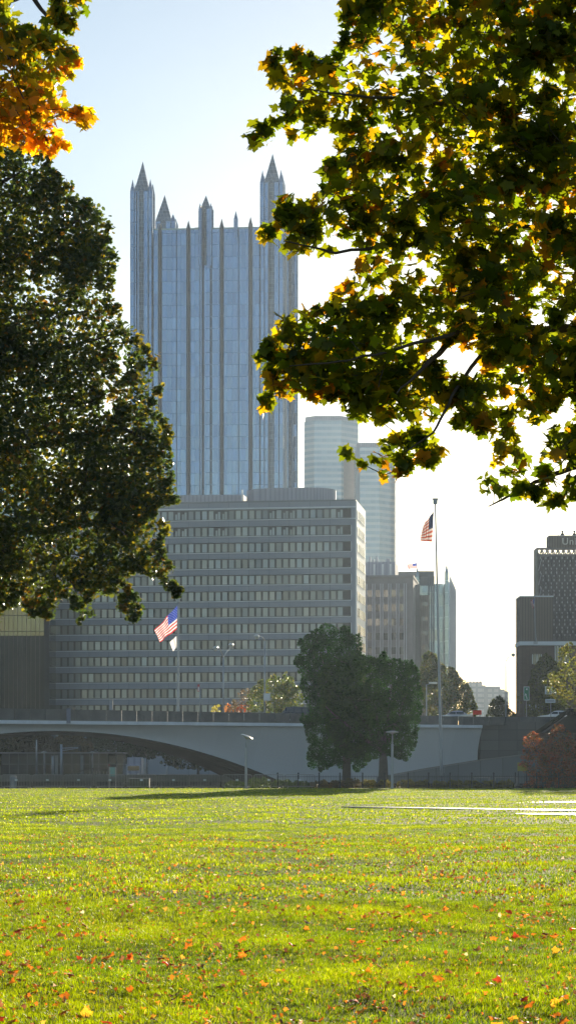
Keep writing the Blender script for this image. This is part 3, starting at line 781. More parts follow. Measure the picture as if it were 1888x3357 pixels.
# cars on the bridge road
def car(name,label,x,Y,z,rz,paint,suv=False):
    r=empty(name,(x,Y,z),rz,label,'car','cars on the bridge road')
    L=4.6; H=1.72 if suv else 1.45; W=.9
    prof=[(-2.3,.35),(-2.28,.75),(-2.15,.92),(-1.3,1.0),(-.75,H-.06),(-.2,H),(1.1,H-.02),(1.75,H-.12),(2.15,1.05),(2.28,.95),(2.3,.4),(2.1,.25),(-2.1,.25)] if suv else \
         [(-2.3,.35),(-2.28,.65),(-2.1,.80),(-1.1,.92),(-.35,H-.05),(.2,H),(.9,H-.03),(1.55,.98),(2.2,.92),(2.3,.6),(2.28,.35),(2.1,.22),(-2.1,.22)]
    b=MB(); k=len(prof)
    def wz(z_): return W if z_<1.0 else W-.28*(z_-1.0)/(H-1.0)
    for i in range(k):
        (x0,z0),(x1,z1)=prof[i],prof[(i+1)%k]
        b.quad((x0,-wz(z0),z0),(x0,wz(z0),z0),(x1,wz(z1),z1),(x1,-wz(z1),z1))
    cpt=(0,.7)
    for s_ in (-1,1):
        for i in range(k):
            (x0,z0),(x1,z1)=prof[i],prof[(i+1)%k]
            b.tri((x0,s_*wz(z0),z0),(x1,s_*wz(z1),z1),(cpt[0],s_*W*1.02,cpt[1]))
    b.build('body',paint,r)
    for s_ in (-1,1):
        for (xa,xb) in (((-.85,.1),(.2,1.0),(1.1,1.7)) if suv else ((-.75,.1),(.2,1.1))):
            wm=MB(); zl,zh=1.02,H-.16; y0=s_*(wz(zl)+.012); y1=s_*(wz(zh)+.012); sh=.25 if xa<0 else 0
            wm.quad((xa,y0,zl),(xb,y0,zl),(xb,y1,zh),(xa+sh,y1,zh)); wm.build('side_window',M_cglass,r)
    wm=MB(); 
    for (xa,za,xb,zb) in ((prof[3][0]-.01,prof[3][1]+.03,prof[4][0]-.03,prof[4][1]-.03),):
        wm.quad((xa,-.75,za),(xa,.75,za),(xb,.62,zb+.02),(xb,-.62,zb+.02)); 
    wm.build('windscreen',M_cglass,r)
    for xw in (-1.4,1.4):
        for s_ in (-1,1):
            t_=MB(); t_.tube([(xw,s_*.72,.33),(xw,s_*.93,.33)],.33,18); w_=t_.build('wheel',M_tyre,r)
            t_=MB(); t_.tube([(xw,s_*.935,.33),(xw,s_*.95,.33)],.2,12); t_.build('rim',M_steel,w_)
    for s_ in (-1,1):
        MB().box(-2.32,-2.2,s_*.7-.15,s_*.7+.15,.62,.74).build('headlight',M_lampg,r)
        MB().box(2.2,2.33,s_*.72-.12,s_*.72+.12,.7,.88).build('tail_light',M_red,r)
    return r
M_cglass=mat('car_glass',(.03,.04,.045),.05,var=.05,spec=.9); M_tyre=mat('tyre',(.02,.02,.02),.9)
p_dk=mat('dark_blue_paint',(.03,.04,.06),.25,metal=.4,var=.03,coat=.8); p_wh=mat('white_paint',(.7,.7,.72),.25,var=.03,coat=.8); p_sv=mat('silver_paint',(.45,.45,.48),.25,metal=.5,var=.03,coat=.8)
car('parked_car','dark estate car whose roof shows above the parapet left of clipped trees',XP(960,250),252,ZP(2316,252)-1.74,0,p_dk,True)
car('parked_car','pale saloon car right of the clipped trees, behind the tall flagpole',XP(1488,266),266,ZP(2330,266)-1.45,0,p_sv)
car('parked_car','white hatchback car at right, before the brown brick base',XP(1822,270),270,ZP(2330,270)-1.45,0,p_wh)
# red work sign
r=empty('red_barrier_box',(XP(1562,264),264,ZP(2345,264)-.6),0,'bright red box like road work sign on the bridge','road sign')
MB().box(XP(1549,264),XP(1577,264),263.9,264,ZP(2343,264),ZP(2329,264)).build('panel',mat('signal_red',(.75,.04,.02),.5,var=.05),r,world=True)
mb=MB(); 
for q in (1554,1572): mb.box(XP(q,264)-.03,XP(q,264)+.03,264.005,264.06,ZP(2365,264),ZP(2327,264))
mb.build('stand',M_dark,r,world=True)

# signs at right
def text_mesh(txt,size,ext,m_,loc,parent=None,name='lettering',rz=0,spacing=1.0):
    cu=bpy.data.curves.new(name,'FONT'); cu.body=txt; cu.size=size; cu.extrude=ext; cu.space_character=spacing
    to=bpy.data.objects.new('tmp',cu); COL.objects.link(to); bpy.context.view_layer.update()
    dg=bpy.context.evaluated_depsgraph_get(); me=bpy.data.meshes.new_from_object(to.evaluated_get(dg)); bpy.data.objects.remove(to)
    me.materials.clear(); me.materials.append(m_)
    o=bpy.data.objects.new(name,me); COL.objects.link(o); o.rotation_euler=(PI/2,0,rz)
    if parent is not None: o.parent=parent; o.location=Vector(loc)-Vector(parent.location)
    else: o.location=loc
    return o
M_sgreen=mat('sign_green',(.02,.16,.08),.4,var=.06)
Yg=268; r=empty('highway_sign',(XP(1724,Yg),Yg,7),0,'narrow green directional sign with white border before brown brick','road sign')
x=XP(1724.5,Yg); MB().box(x-.36,x+.36,Yg-.04,Yg,ZP(2296,Yg),ZP(2251,Yg)).build('border',M_white,r,world=True)
MB().box(x-.30,x+.30,Yg-.06,Yg-.043,ZP(2294,Yg),ZP(2253,Yg)).build('face',M_sgreen,r,world=True)
ar=MB(); zc=ZP(2282,Yg)
ar.quad((x-.14,Yg-.07,zc+.1),(x-.04,Yg-.07,zc+.1),(x+.12,Yg-.07,zc-.35),(x+.02,Yg-.07,zc-.35)); ar.tri((x-.22,Yg-.07,zc+.08),(x+.05,Yg-.07,zc+.14),(x-.14,Yg-.07,zc+.36))
ar.box(x-.08,x+.12,Yg-.07,Yg-.062,zc+.75,zc+.95)
ar.build('arrow',M_white,r,world=True)
MB().box(x-.05,x+.05,Yg,Yg+.08,6.8,ZP(2296,Yg)+.5).build('post',M_steel,r,world=True)
Yg=262; r=empty('notice_sign',(XP(1803,Yg),Yg,7),0,'two white text signs on one post above the white hatchback','road sign')
MB().box(XP(1785,Yg),XP(1822,Yg),Yg-.04,Yg,ZP(2276,Yg),ZP(2250,Yg)).build('upper_panel',M_white,r,world=True)
MB().box(XP(1786,Yg),XP(1819,Yg),Yg-.04,Yg,ZP(2304,Yg),ZP(2292,Yg)).build('lower_panel',M_white,r,world=True)
mb=MB()
for i,(q0,q1) in enumerate(((1789,1817),(1791,1812),(1789,1815))): 
    zz=ZP(2256+7*i,Yg); 
    xx=XP(q0,Yg)
    while xx<XP(q1,Yg): mb.box(xx,xx+.06,Yg-.05,Yg-.043,zz-.07,zz+.07); xx+=.11
xx=XP(1790,Yg)
while xx<XP(1815,Yg): mb.box(xx,xx+.06,Yg-.05,Yg-.043,ZP(2298,Yg)-.08,ZP(2298,Yg)+.08); xx+=.11
mb.build('small_print',M_dark,r,world=True)
x=XP(1804,Yg); MB().box(x-.05,x+.05,Yg+.005,Yg+.08,6.8,ZP(2250,Yg)).build('post',M_steel,r,world=True)
# traffic camera arm near x=1417
r=empty('street_lamp',(XP(1400,300),300,7),0,'short street lamp whose flat head pokes left of tall flagpole','street lamp')
MB().tube([(XP(1397,300),300,7),(XP(1397,300),300,ZP(2245,300)),(XP(1415,300),300,ZP(2240,300))],[.1,.08,.06],8).build('pole',M_pole,r,world=True)
mb=MB(); mb.box(XP(1405,300),XP(1432,300),299.7,300.3,ZP(2243,300),ZP(2236,300)); mb.build('lamp_head',M_lampw,r,world=True,bevel=.05)

#=================================================================== UNDER THE BRIDGE
def slim_pole(px,Y,pyt,label,r=.09,disc=True,group='lamp posts beyond the bridge arch'):
    root=empty('lamp_post',(XP(px,Y),Y,0),0,label,'lamp post',group); zt=ZP(pyt,Y)
    MB().tube([(0,0,0),(0,0,zt*.8),(0,0,zt)],[r*1.2,r,r*.6],8).build('post',M_pole,root,smooth=True)
    if disc: MB().lathe((0,0,zt),[(.08,-.1),(.42,0),(.42,.06),(.1,.14)],14).build('lamp_head',M_lampw,root,smooth=True)
slim_pole(121,285,2425,'tallest bare grey mast seen under the left of the arch',.11,False)
slim_pole(146,275,2467,'lamp post with disc head just right of tallest mast under arch')
slim_pole(174,290,2480,'thick short grey post left of the gantry mast',.16,False)
slim_pole(304,275,2467,'lamp post with disc head right of the gantry under arch')
slim_pole(478,290,2486,'grey post by the white van under the arch',.15,False)
slim_pole(548,300,2510,'short grey post at right under the arch',.12,False)
r=empty('traffic_gantry',(XP(202,285),285,0),0,'grey mast with long horizontal signal arm under arch','traffic signal')
x=XP(202,285); MB().tube([(x,285,0),(x,285,ZP(2440,285))],.16,8).build('mast',M_pole,r,smooth=True,world=True)
mb=MB(); z=ZP(2453,285); mb.tube([(x,285,z),(XP(264,285),285,z+.12)],.06,6); mb.tube([(x,285,z-.35),(XP(264,285),285,z+.05)],.04,6); mb.build('arm',M_pole,r,world=True)
MB().box(XP(258,285),XP(266,285),284.85,285.15,z-.35,z+.25).build('signal_head',M_dark,r,world=True)
Yn=178.; r=empty('notice_board',(XP(369,Yn),Yn,0),0,'notice board on two posts with a teal poster behind the barriers','notice board')
for q,nm in ((359,'post'),(380,'post')):
    x=XP(q,Yn); MB().box(x-.035,x+.035,Yn-.03,Yn+.03,0,ZP(2514,Yn)).build('post',M_steel,r,world=True)
MB().box(XP(360,Yn)+.02,XP(379,Yn)-.02,Yn-.02,Yn+.02,ZP(2545,Yn),ZP(2515,Yn)).build('poster_panel',mat('teal_poster',(.12,.28,.28),.4,var=.3,scale=3),r,world=True)
MB().box(XP(358,Yn),XP(360,Yn),Yn-.06,Yn-.035,ZP(2511,Yn),ZP(2505,Yn)).build('small_tag',M_red,r,world=True)
Yn=180; r=empty('litter_bin',(XP(45,Yn),Yn,0),0,'round grey litter bin behind the leftmost whole barrier','bin')
MB().lathe((0,0,0),[(.26,0),(.28,.05),(.29,.85),(.27,.9)],18).build('drum',mat('bin_grey',(.20,.23,.26),.5),r,smooth=False)
MB().lathe((0,0,.905),[(.30,0),(.30,.06),(.12,.14)],18).build('lid',M_steel,r)
Yn=182; r=empty('planter_box',(XP(455,Yn),Yn,0),0,'long olive planter box behind the barriers under the arch','planter')
MB().box(XP(423,Yn),XP(490,Yn),Yn,Yn+1.2,0,.72).build('box',mat('olive_timber',(.07,.075,.03),.8),r,world=True)
MB().box(XP(422,Yn),XP(491,Yn),Yn-.05,Yn+1.25,.722,.78).build('rim',M_conc,r,world=True)
# low wall, railing, van, kiosk beyond
r=empty('low_wall',(XP(200,262),268,0),0,'long dark low wall at the far side of the underpass','wall')
MB().box(XP(-600,268),XP(800,268),268,268.5,-.1,.75).build('wall',M_conc,r,world=True)
MB().box(XP(-600,268),XP(800,268),267.95,268.55,.752,.84).build('coping',M_midc,r,world=True)
Yv=300; r=empty('delivery_van',(XP(438,Yv),Yv,0),0,'white box van parked beyond the arch','van')
mb=MB(); x0=XP(417,Yv); mb.box(x0,x0+2.0,Yv,Yv+5.0,.5,ZP(2483,Yv)); mb.build('cargo_box',M_penth,r,world=True,bevel=.06)
mb=MB(); mb.box(x0+.1,x0+1.9,Yv-1.3,Yv-.01,.45,2.1); mb.build('cab',M_penth,r,world=True,bevel=.12)
MB().box(x0+.2,x0+1.8,Yv-1.33,Yv-1.302,1.35,1.95).build('windscreen',M_cglass,r,world=True)
for q in (x0+.15,x0+1.65): MB().box(q,q+.22,Yv-1.1,Yv-.4,.0,.62).build('wheel',M_tyre,r,world=True,bevel=.1)
for q in (x0+.15,x0+1.55): MB().box(q,q+.28,Yv-1.33,Yv-1.302,.75,.92).build('headlight',M_lampg,r,world=True)
Yk=310; r=empty('glass_pavilion',(XP(70,Yk),Yk,0),0,'dim pavilion building with pale columns beyond the arch','building')
mb=MB(); mb.box(XP(0,Yk),XP(400,Yk),Yk+2,Yk+8,0,ZP(2470,Yk)); mb.build('wall',grid_mat('pavilion_glass',(.02,.025,.03),(.07,.075,.08),1.3,2.2,wx=.14,wz=.12,rough=.15,panel_var=.6,tilt=.03),r,world=True)
for q in (172,185,268): 
    x=XP(q,Yk); MB().box(x-.2,x+.2,Yk+.5,Yk+.9,0,ZP(2476,Yk)).build('column',M_conc,r,world=True)
MB().box(XP(-5,Yk),XP(405,Yk),Yk,Yk+8.2,ZP(2470,Yk)+.003,ZP(2466,Yk)).build('roof',M_midc,r,world=True)
r=empty('stair_railing',(XP(270,272),272,0),0,'dark handrail slanting up with white balusters under arch','railing')
mb=MB(); a,b_=P(225,2540,272),P(295,2520,272); mb.tube([a,b_],.05,6); mb.tube([b_,P(360,2520,272)],.05,6); mb.build('handrail',M_dark,r,world=True)
mb=MB()
for i in range(12):
    q=230+i*11; x=XP(q,272); mb.box(x-.05,x+.05,271.95,272.05,.8,ZP(2534 if q<290 else 2526,272)-.1)
mb.build('balusters',M_conc,r,world=True)

#=================================================================== LONG GREY OFFICE BLOCK
A_=(XP(163,469),469.); B_=(XP(1165,460),460.); W=math.hypot(B_[0]-A_[0],B_[1]-A_[1]); ang=math.atan2(B_[1]-A_[1],B_[0]-A_[0])
gb=empty('office_block',(A_[0],A_[1],0),ang,'long grey office block with rows of ribbon windows behind the bridge','building')
Hh=59.0; Dp=19.2
bw=MB()
sills=[55.35,51.75]+[51.75-3.49*i for i in range(1,13)]
RH=2.12
xl=1.0; xr=W-.95
# facade built as spandrel bands so the ribbons are recessed
zs=[Hh]
bw.box(0,W,.45,Dp,-1,Hh-.35)                      # core
bands=[]; top=Hh
for s in sills:
    bw.box(xl,xr,0,.449,s+RH,top); top=s
bw.box(xl,xr,0,.449,-1,top)
bw.box(0,xl-.002,0,.449,-1,Hh); bw.box(xr+.002,W,0,.449,-1,Hh)
bw.build('wall',M_greyj,gb)
pr=MB(); pr.box(-.05,W+.05,-.05,Dp+.05,Hh+.003,Hh+.35); pr.build('parapet_cap',M_grey,gb)
for i,s in enumerate(sills):
    rb=MB(); rb.box(xl,xr,.40,.445,s,s+RH); wr=rb.build('window_ribbon',M_dark,gb)
    pn=MB(); n=int((xr-xl-.3)/1.475); pw=1.04
    for k in range(n):
        x=xl+.32+k*1.475
        hole=(i in (0,1)) and any(a0<x<b0 for a0,b0 in ((26.2,29.0),(39.5,42.5),(54.5,57.0),(58.5,63.0),(77,81)))
        px_=x/W*1002+163
        hole=(i in (0,1)) and any(a0<px_<b0 for a0,b0 in ((576,614),(709,746),(885,905),(930,965),(1102,1145)))
        if hole:
            pn.box(x,x+.42,.33,.39,s+.15,s+RH-.75); pn.box(x+.55,x+pw,.33,.39,s+.15,s+RH-.3); continue
        pn.box(x,x+pw,.36,.398,s+.12,s+RH-.14)
    pn.build('panes',M_pane,wr)
    sl=MB(); sl.box(xl,xr,-.14,.30,s-.16,s-.003)
    if i==0: sl.box(-.02,W+.02,-.12,.0,s+RH+.12,s+RH+.42); sl.box(xr,W+.02,-.12,.0,s-.2,s-.003); sl.box(-.02,xl,-.12,.0,s-.2,s-.003)
    else: sl.box(xl-.1,xl+.02,-.1,.3,s,s+RH); sl.box(xr-.02,xr+.1,-.1,.3,s,s+RH)
    sl.build('sill',M_white,wr)
sd=MB(); sd.box(W+.002,W+.25,.02,Dp,-1,Hh); sd.build('end_wall',M_sidew,gb)
for i,s in enumerate(sills):
    wb=MB(); wb.box(W+.252,W+.30,2.2,Dp-1.2,s,s+RH-.2); e=wb.build('end_window',M_pane,gb)
    wb=MB()
    for q in range(1,6): wb.box(W+.30,W+.36,2.2+(Dp-3.4)*q/6-.08,2.2+(Dp-3.4)*q/6+.08,s,s+RH-.2)
    wb.build('mullions',M_dark,e)
# rooftop plant screens (curved)
ph=MB()
def curved(x0,x1,y0,y1,h,bulge,n=18,taper=0):
    pts=[]
    for i in range(n+1):
        f=i/n; pts.append((x0+(x1-x0)*f, y0-bulge*math.sin(PI*f)))
    for i in range(n,-1,-1):
        f=i/n; pts.append((x0+(x1-x0)*f, y1+bulge*.3*math.sin(PI*f)))
    return pts
def lx_(px): return (px-163)/1002.*W
ph.prism(curved(lx_(330),lx_(788),6,14,3,.8),Hh+.3,Hh+2.55)
ph.build('left_plant_screen',M_penth,gb)
ph=MB()
oval=[]
x0,x1=lx_(792),lx_(1085); 
for i in range(36):
    a0=2*PI*i/36; e=2.6
    cx2,cy2=math.cos(a0),math.sin(a0); sg_=lambda v:(1 if v>=0 else -1)
    oval.append(((x0+x1)/2+(x1-x0)/2*sg_(cx2)*abs(cx2)**(2/e), 10+6.0*sg_(cy2)*abs(cy2)**(2/e)))
ph.prism(oval,Hh+.3,Hh+3.6); ph.build('oval_plant_screen',M_penth,gb)
MB().box(lx_(788),lx_(791),3.6,4,Hh+.35,Hh+3.3).build('flue',M_sidew,gb)

# dark glass block at left
A2=(XP(-260,455),455.); B2=(XP(161,455),455.); W2=math.hypot(B2[0]-A2[0],B2[1]-A2[1]); an2=math.atan2(B2[1]-A2[1],B2[0]-A2[0])
db=empty('glass_office_block',(A2[0],A2[1],0),an2,'dark glass office block with fine mullions, lower left behind bridge','building')
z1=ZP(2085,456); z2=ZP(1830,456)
MB().box(0,W2,0,25,-1,z1).build('lower_glazing',M_darkrefl,db)
MB().box(0,W2,0,25,z1+.003,z2).build('upper_glazing',M_goldrefl,db)
n=int(W2/.92)
mm=MB()
for i in range(n+1):
    x=i*W2/n; mm.box(x-.045,x+.045,-.08,-.003,-1,z2)
mm.build('mullions',M_brass,db)
MB().box(W2-1.0,W2+.1,-.3,.3,-1,z2+.5).build('corner_pier',M_dark,db)
MB().box(-.1,W2-1.15,-.2,25,z2+.003,z2+.8).build('roof_edge',M_brass,db)
# pale teal slab beyond, glimpsed through the big tree
tb_=empty('teal_tower',(XP(-150,560),560,0),0,'pale teal glass tower glimpsed through the dark tree at left','building')
MB().box(XP(-200,560),XP(120,560),560,590,-1,ZP(1500,560)).build('wall',M_teal,tb_,world=True)
MB().box(XP(-202,560),XP(122,560),559.8,590.2,ZP(1500,560)+.003,ZP(1490,560)).build('roof_edge',M_fin,tb_,world=True)

#=================================================================== NEO-GOTHIC GLASS TOWER
A3=(XP(427,704),704.); B3=(XP(929,700),700.); W3=math.hypot(B3[0]-A3[0],B3[1]-A3[1]); an3=math.atan2(B3[1]-A3[1],B3[0]-A3[0])
tw=empty('spired_glass_tower',(A3[0],A3[1],0),an3,'tallest blue mirror glass tower crowned with pointed glass spires','skyscraper')
def tu(px): return (px-427)/502.*W3
def tz(py): return CZ+(HY-py)*.0998
ZR=tz(752); DP3=56.
def rect(x0,x1,y0,y1): return [(x0,y0),(x1,y0),(x1,y1),(x0,y1)]
MB().box(tu(505),tu(850),.0,DP3-.5,-1,ZR).build('glass_wall',M_mirror,tw)
MB().box(.9,W3-.9,7.6,DP3-7.5,-1,ZR-.02).build('side_glass_wall',M_mirror,tw)
MB().box(tu(505),tu(850),.05,.6,ZR+.003,ZR+.5).build('roof_edge',mat('pale_green_coping',(.35,.45,.44),.4),tw)
def turret(cx,cy,half,zb,zw,zt,pin,name='corner_turret'):
    c=.25*half; q=half
    oc=[(cx-q,cy-q),(cx+q,cy-q),(cx+q,cy+q),(cx-q,cy+q)]
    b=MB(); core=half-.0
    # body: square with recessed centre of each side -> four corner shafts
    cs=half*.42
    b.box(cx-half+.35,cx+half-.35,cy-half+.35,cy+half-.35,zb,zw)
    t_=b.build(name,M_mirror,tw)
    for sx in (-1,1):
        for sy in (-1,1):
            px0=cx+sx*(half-cs/2); py0=cy+sy*(half-cs/2); h=cs/2
            s_=MB(); s_.prism([(px0-h,py0-h*.6),(px0-h*.6,py0-h),(px0+h*.6,py0-h),(px0+h,py0-h*.6),(px0+h,py0+h*.6),(px0+h*.6,py0+h),(px0-h*.6,py0+h),(px0-h,py0+h*.6)],zb,zw,(px0,py0,zw+pin))
            s_.build('corner_shaft',M_mirror,t_)
    # centre V rib + gablet each visible side
    for (dx,dy) in ((0,-1),(1,0),(-1,0)):
        s_=MB(); gx=cx+dx*(half-.3); gy=cy+dy*(half-.3); h=half*.22
        if dx==0: pts=[(gx-h,gy),(gx,gy-.6),(gx+h,gy)]
        else: pts=[(gx,gy-h),(gx+dx*.6,gy),(gx,gy+h)] if dx>0 else [(gx,gy+h),(gx-.6,gy),(gx,gy-h)]
        s_.prism(pts,zb,zw-.2,(gx-dx*.4,gy-dy*.4,zw+pin*.8)); s_.build('centre_rib',M_spire,t_)
    s_=MB(); h=half*.62; s_.prism(rect(cx-h,cx+h,cy-h,cy+h),zw-.1,zw+1.0,(cx,cy,zt)); s_.build('spire',M_spire,t_)
turret(3.7,3.7,3.7,-1,tz(622),tz(514),4.2)
turret(W3-3.85,3.85,3.85,-1,tz(602),tz(498),4.2)
turret(4.3,DP3-4,4.4,-1,193.2,203.6,2.8)
turret(W3-3.9,DP3-4,3.9,-1,192.2,201.0,2.6)
turret(tu(675),1.4,2.2,ZR-12,tz(686),tz(637),2.0,'middle_turret')
turret(W3+.2,DP3/2,2.2,-1,tz(686)-1.5,tz(637),2.0,'side_turret')
def pier(px0,px1,tip,m_=None,zb=-1,proj=1.25,shoulder=1.3):
    x0,x1=tu(px0),tu(px1); xm=(x0+x1)/2; zt=tz(tip); zw=zt-shoulder*2.1
    mb=MB(); mb.prism([(x0,.02),(x0+.12,-proj*.6),(xm,-proj),(x1-.12,-proj*.6),(x1,.02),(xm,.9)],zb,zw,(xm,0,zt))
    p_=mb.build('pier',m_ or M_dktone,tw)
    r2=MB(); r2.box(xm-.05,xm+.05,-proj-.06,-proj-.002,zb,zw); r2.build('nosing',M_greyj,p_)
pier(519,532,730); pier(612,626,721); pier(721,735,717); pier(815,829,713)
pier(767,781,693,M_mirror,ZR-3,.5)
# slim dark reveals
for q,z0_ in ((449,625),(488,752),(580,752),(663,752),(689,752),(783,752),(881,606),(915,606)):
    x=tu(q); mb=MB()
    yo=-.06
    mb.box(x-.14,x+.14,yo,yo+.05,-1,tz(z0_)); mb.build('reveal',M_dktone,tw)
mb=MB(); x=tu(667.5); mb.box(x-.35,x+.35,-1.0,-.85,-1,tz(680)); mb.build('reveal',M_dktone,tw)
MB().prism([(tu(655),.0),(tu(660),-.8),(tu(690),-.8),(tu(696),.0)],-1,ZR-12.01).build('middle_bay',M_mirror,tw)
# side piers (right flank)
for k,yy in enumerate((12,19,37,44)):
    mb=MB(); mb.prism([(W3-.95,yy-.7),(W3+.2,yy),(W3-.95,yy+.7)],-1,ZR+1.5,(W3-.6,yy,ZR+5)); mb.build('side_pier',M_mirror if k%2 else M_fin,tw)
# window-cleaning jib on roof
mb=MB(); mb.tube([(tu(640),4,ZR+.5),(tu(640),4,ZR+1.6)],.15,6); mb.tube([(tu(634),4,ZR+1.5),(tu(652),4,ZR+1.5)],.15,6); mb.build('roof_jib',M_steel,tw)
mb=MB(); mb.tube([(tu(491),20,ZR),(tu(491),20,ZR+7),(tu(500),20,ZR+7)],.2,6); mb.tube([(tu(491),20,ZR+3),(tu(503),20,ZR+6.8)],.15,6);mb.tube([(tu(503),20,ZR),(tu(503),20,ZR+6.8)],.15,6); mb.build('roof_frame',M_midc,tw)

#=================================================================== PALE STRIPED TOWERS
def oct_tower(pxs,Y,pytop,label,chx,depth,name='striped_tower'):
    x0,x1=XP(pxs[0],Y),XP(pxs[1],Y); zt=ZP(pytop,Y)
    r=empty(name,((x0+x1)/2,Y,0),0,label,'skyscraper')
    cl,cr=chx
    pts=[(x0,Y+cl),(x0+cl,Y),(x1-cr,Y),(x1,Y+cr),(x1,Y+depth),(x0,Y+depth)]
    MB().prism(pts,-1,zt).build('banded_wall',M_oxf,r,world=True)
    g2=[(x0+.5,Y+cl+.2),(x0+cl+.2,Y+.5),(x1-cr-.2,Y+.5),(x1-.5,Y+cr+.2),(x1-.5,Y+depth-.5),(x0+.5,Y+depth-.5)]
    MB().prism(g2,zt+.003,zt+2.4).build('roof_parapet',M_penth,r,world=True)
    return r
r=oct_tower((998,1176),1100,1378,'pale banded octagonal tower just right of the spired tower',(5,9),30)
MB().box(XP(1126,1099),XP(1160,1099),1099,1100-.003,-1,ZP(1480,1099)).build('plain_shaft',M_midc,r,world=True)
r=oct_tower((1166,1296),1060,1466,'lower pale banded tower behind the office block end',(2,8),34)
MB().box(XP(1297.2,1060),XP(1299,1060),1066,1070,-1,ZP(1475,1060)).build('bright_edge_fin',M_sidew,r,world=True)

#=================================================================== MID BUILDINGS
Ym=540; x0,x1=XP(1196,Ym),XP(1352,Ym); r=empty('concrete_office',(x0,Ym,0),-.12,'brownish grey office with vertical metal fins right of the long block','building')
Wm=x1-x0+.1; zt=ZP(1893,Ym)
MB().box(0,Wm,.5,22,-1,zt).build('wall',M_midc,r)
fxp=[1198,1224,1250,1276,1302,1326]
for q in fxp:
    for dq in (-.28,.28):
        x=(q-1196)/156.*Wm+dq; MB().box(x-.10,x+.10,-.12,.498,-1,zt-1.6).build('fin',M_fin,r)
MB().box(-.1,Wm+.1,-.15,22.1,zt+.003,zt+.5).build('roof_edge',M_midc,r)
fl=0; z=zt-3.2
while z>7:
    a0=(1198-1196)/156.*Wm+.45; wmb=MB()
    for k in range(5):
        xa=(fxp[k]-1196)/156.*Wm+.42; xb=(fxp[k+1]-1196)/156.*Wm-.42
        wmb.box(xa,xb,.42,.497,z-1.7,z)
    wmb.build('window_row',M_midw,r); z-=3.6
MB().box(-2,(1290-1196)/156.*Wm,4,16,zt+.503,ZP(1842,Ym+4)).build('penthouse',M_penth,r)
mb=MB()
for q in (1205,1216,1228,1262,1268,1300,1318): 
    x=(q-1196)/156.*Wm; h=2.4 if q<1290 else .5
    mb.box(x-.25,x+.25,6,6.6,zt+.5,(ZP(1842,Ym+4) if q<1290 else zt)+rnd.uniform(.8,1.6))
mb.build('roof_vents',M_fin,r)
for k,q in enumerate((1222,1250,1275)):
    x=(q-1196)/156.*Wm; MB().box(x-.25,x+.25,3.8,3.997,zt+.6,ZP(1850,Ym+4)).build('penthouse_fin',M_sidew,r)
Ya=548; r=empty('stepped_annex',(XP(1378,Ya),Ya,0),0,'plain brown stepped annex right of the finned office','building')
MB().box(XP(1353,Ya),XP(1376,Ya),Ya,Ya+14,-1,ZP(1917,Ya)).build('upper_wall',M_midc,r,world=True)
MB().box(XP(1376,Ya)+.003,XP(1406,Ya),Ya-1,Ya+12,-1,ZP(1952,Ya)).build('lower_wall',M_brownl,r,world=True)
for k in range(4): MB().box(XP(1382,Ya),XP(1400,Ya),Ya-1.06,Ya-1.003,ZP(1975+47*k+14,Ya),ZP(1975+47*k,Ya)).build('window_row',M_midw,r,world=True)
Ys_=640; r=empty('spired_teal_block',(XP(1400,Ys_),Ys_,0),0,'low teal glass block with two small pointed spires','building')
MB().box(XP(1300,Ys_),XP(1372,Ys_),Ys_+2,Ys_+30,-1,ZP(1872,Ys_)).build('brown_wing',M_midc,r,world=True)
MB().box(XP(1372,Ys_)+.003,XP(1425,Ys_),Ys_+4,Ys_+30,-1,ZP(1868,Ys_)).build('rear_wing',M_dktone,r,world=True)
MB().box(XP(1376,Ys_),XP(1436,Ys_),Ys_,Ys_+3.9,-1,ZP(1920,Ys_)).build('front_glazing',M_teal,r,world=True)
MB().box(XP(1428,Ys_),XP(1466,Ys_),Ys_+4,Ys_+30,-1,ZP(1910,Ys_)).build('glazed_wall',M_teal,r,world=True)
sp_=[(XP(1466,Ys_)+.003,Ys_+3),(XP(1474,Ys_),Ys_+3),(XP(1495,Ys_+30),Ys_+33),(XP(1466,Ys_)+.003,Ys_+33)]
MB().prism(sp_,-1,ZP(1905,Ys_)).build('right_flank',M_mirror,r,world=True)
for i in range(7):
    f=(i+.5)/7; x=XP(1474,Ys_)+(XP(1495,Ys_+30)-XP(1474,Ys_))*f; y=Ys_+3+30*f
    MB().prism(rect(x-.05,x+.35,y-.3,y+.3),-1,ZP(1895,Ys_)-f*2,(x+.15,y,ZP(1885,Ys_)-f*2+1)).build('flank_fin',M_fin,r,world=True)
for q,tip,hw in ((1367,1860,6),(1463,1848,6)):
    x=XP(q,Ys_); h=hw*Ys_/F; zt_=ZP(tip,Ys_); b=ZP(tip+30,Ys_); 
    MB().prism(rect(x-h,x+h,Ys_-.6,Ys_-.6+2*h),-1,b,(x,Ys_-.6+h,zt_)).build('spire_turret',M_teal,r,world=True)
for q in (1405,1413,1421): MB().box(XP(q,Ys_)-.2,XP(q,Ys_)+.2,Ys_-.5,Ys_-.003,-1,ZP(1888,Ys_)).build('dark_fin',M_dktone,r,world=True)
# flag on that block
us_flag('tiny washed out flag flying above the roofs left of the tall flagpole',(1364,1846),(1366,1862),(1333,1850),(1337,1866),630,.3,1.5,.2,[C_red,C_white,C_blue],ydir=.1,stars=False)
fp=MB(); x=XP(1365,630); 
rt=empty('roof_flagpole',(x,630,ZP(1880,630)),0,'thin short flagpole on the roof left of tall flagpole','flagpole')
MB().tube([(x,630,ZP(1890,630)),(x,630,ZP(1843,630))],.10,6).build('pole',M_pole,rt,world=True)
MB().lathe((x,630,ZP(1843,630)),[(.05,0),(.18,.12),(.05,.3)],8).build('finial',M_pole,rt,world=True)

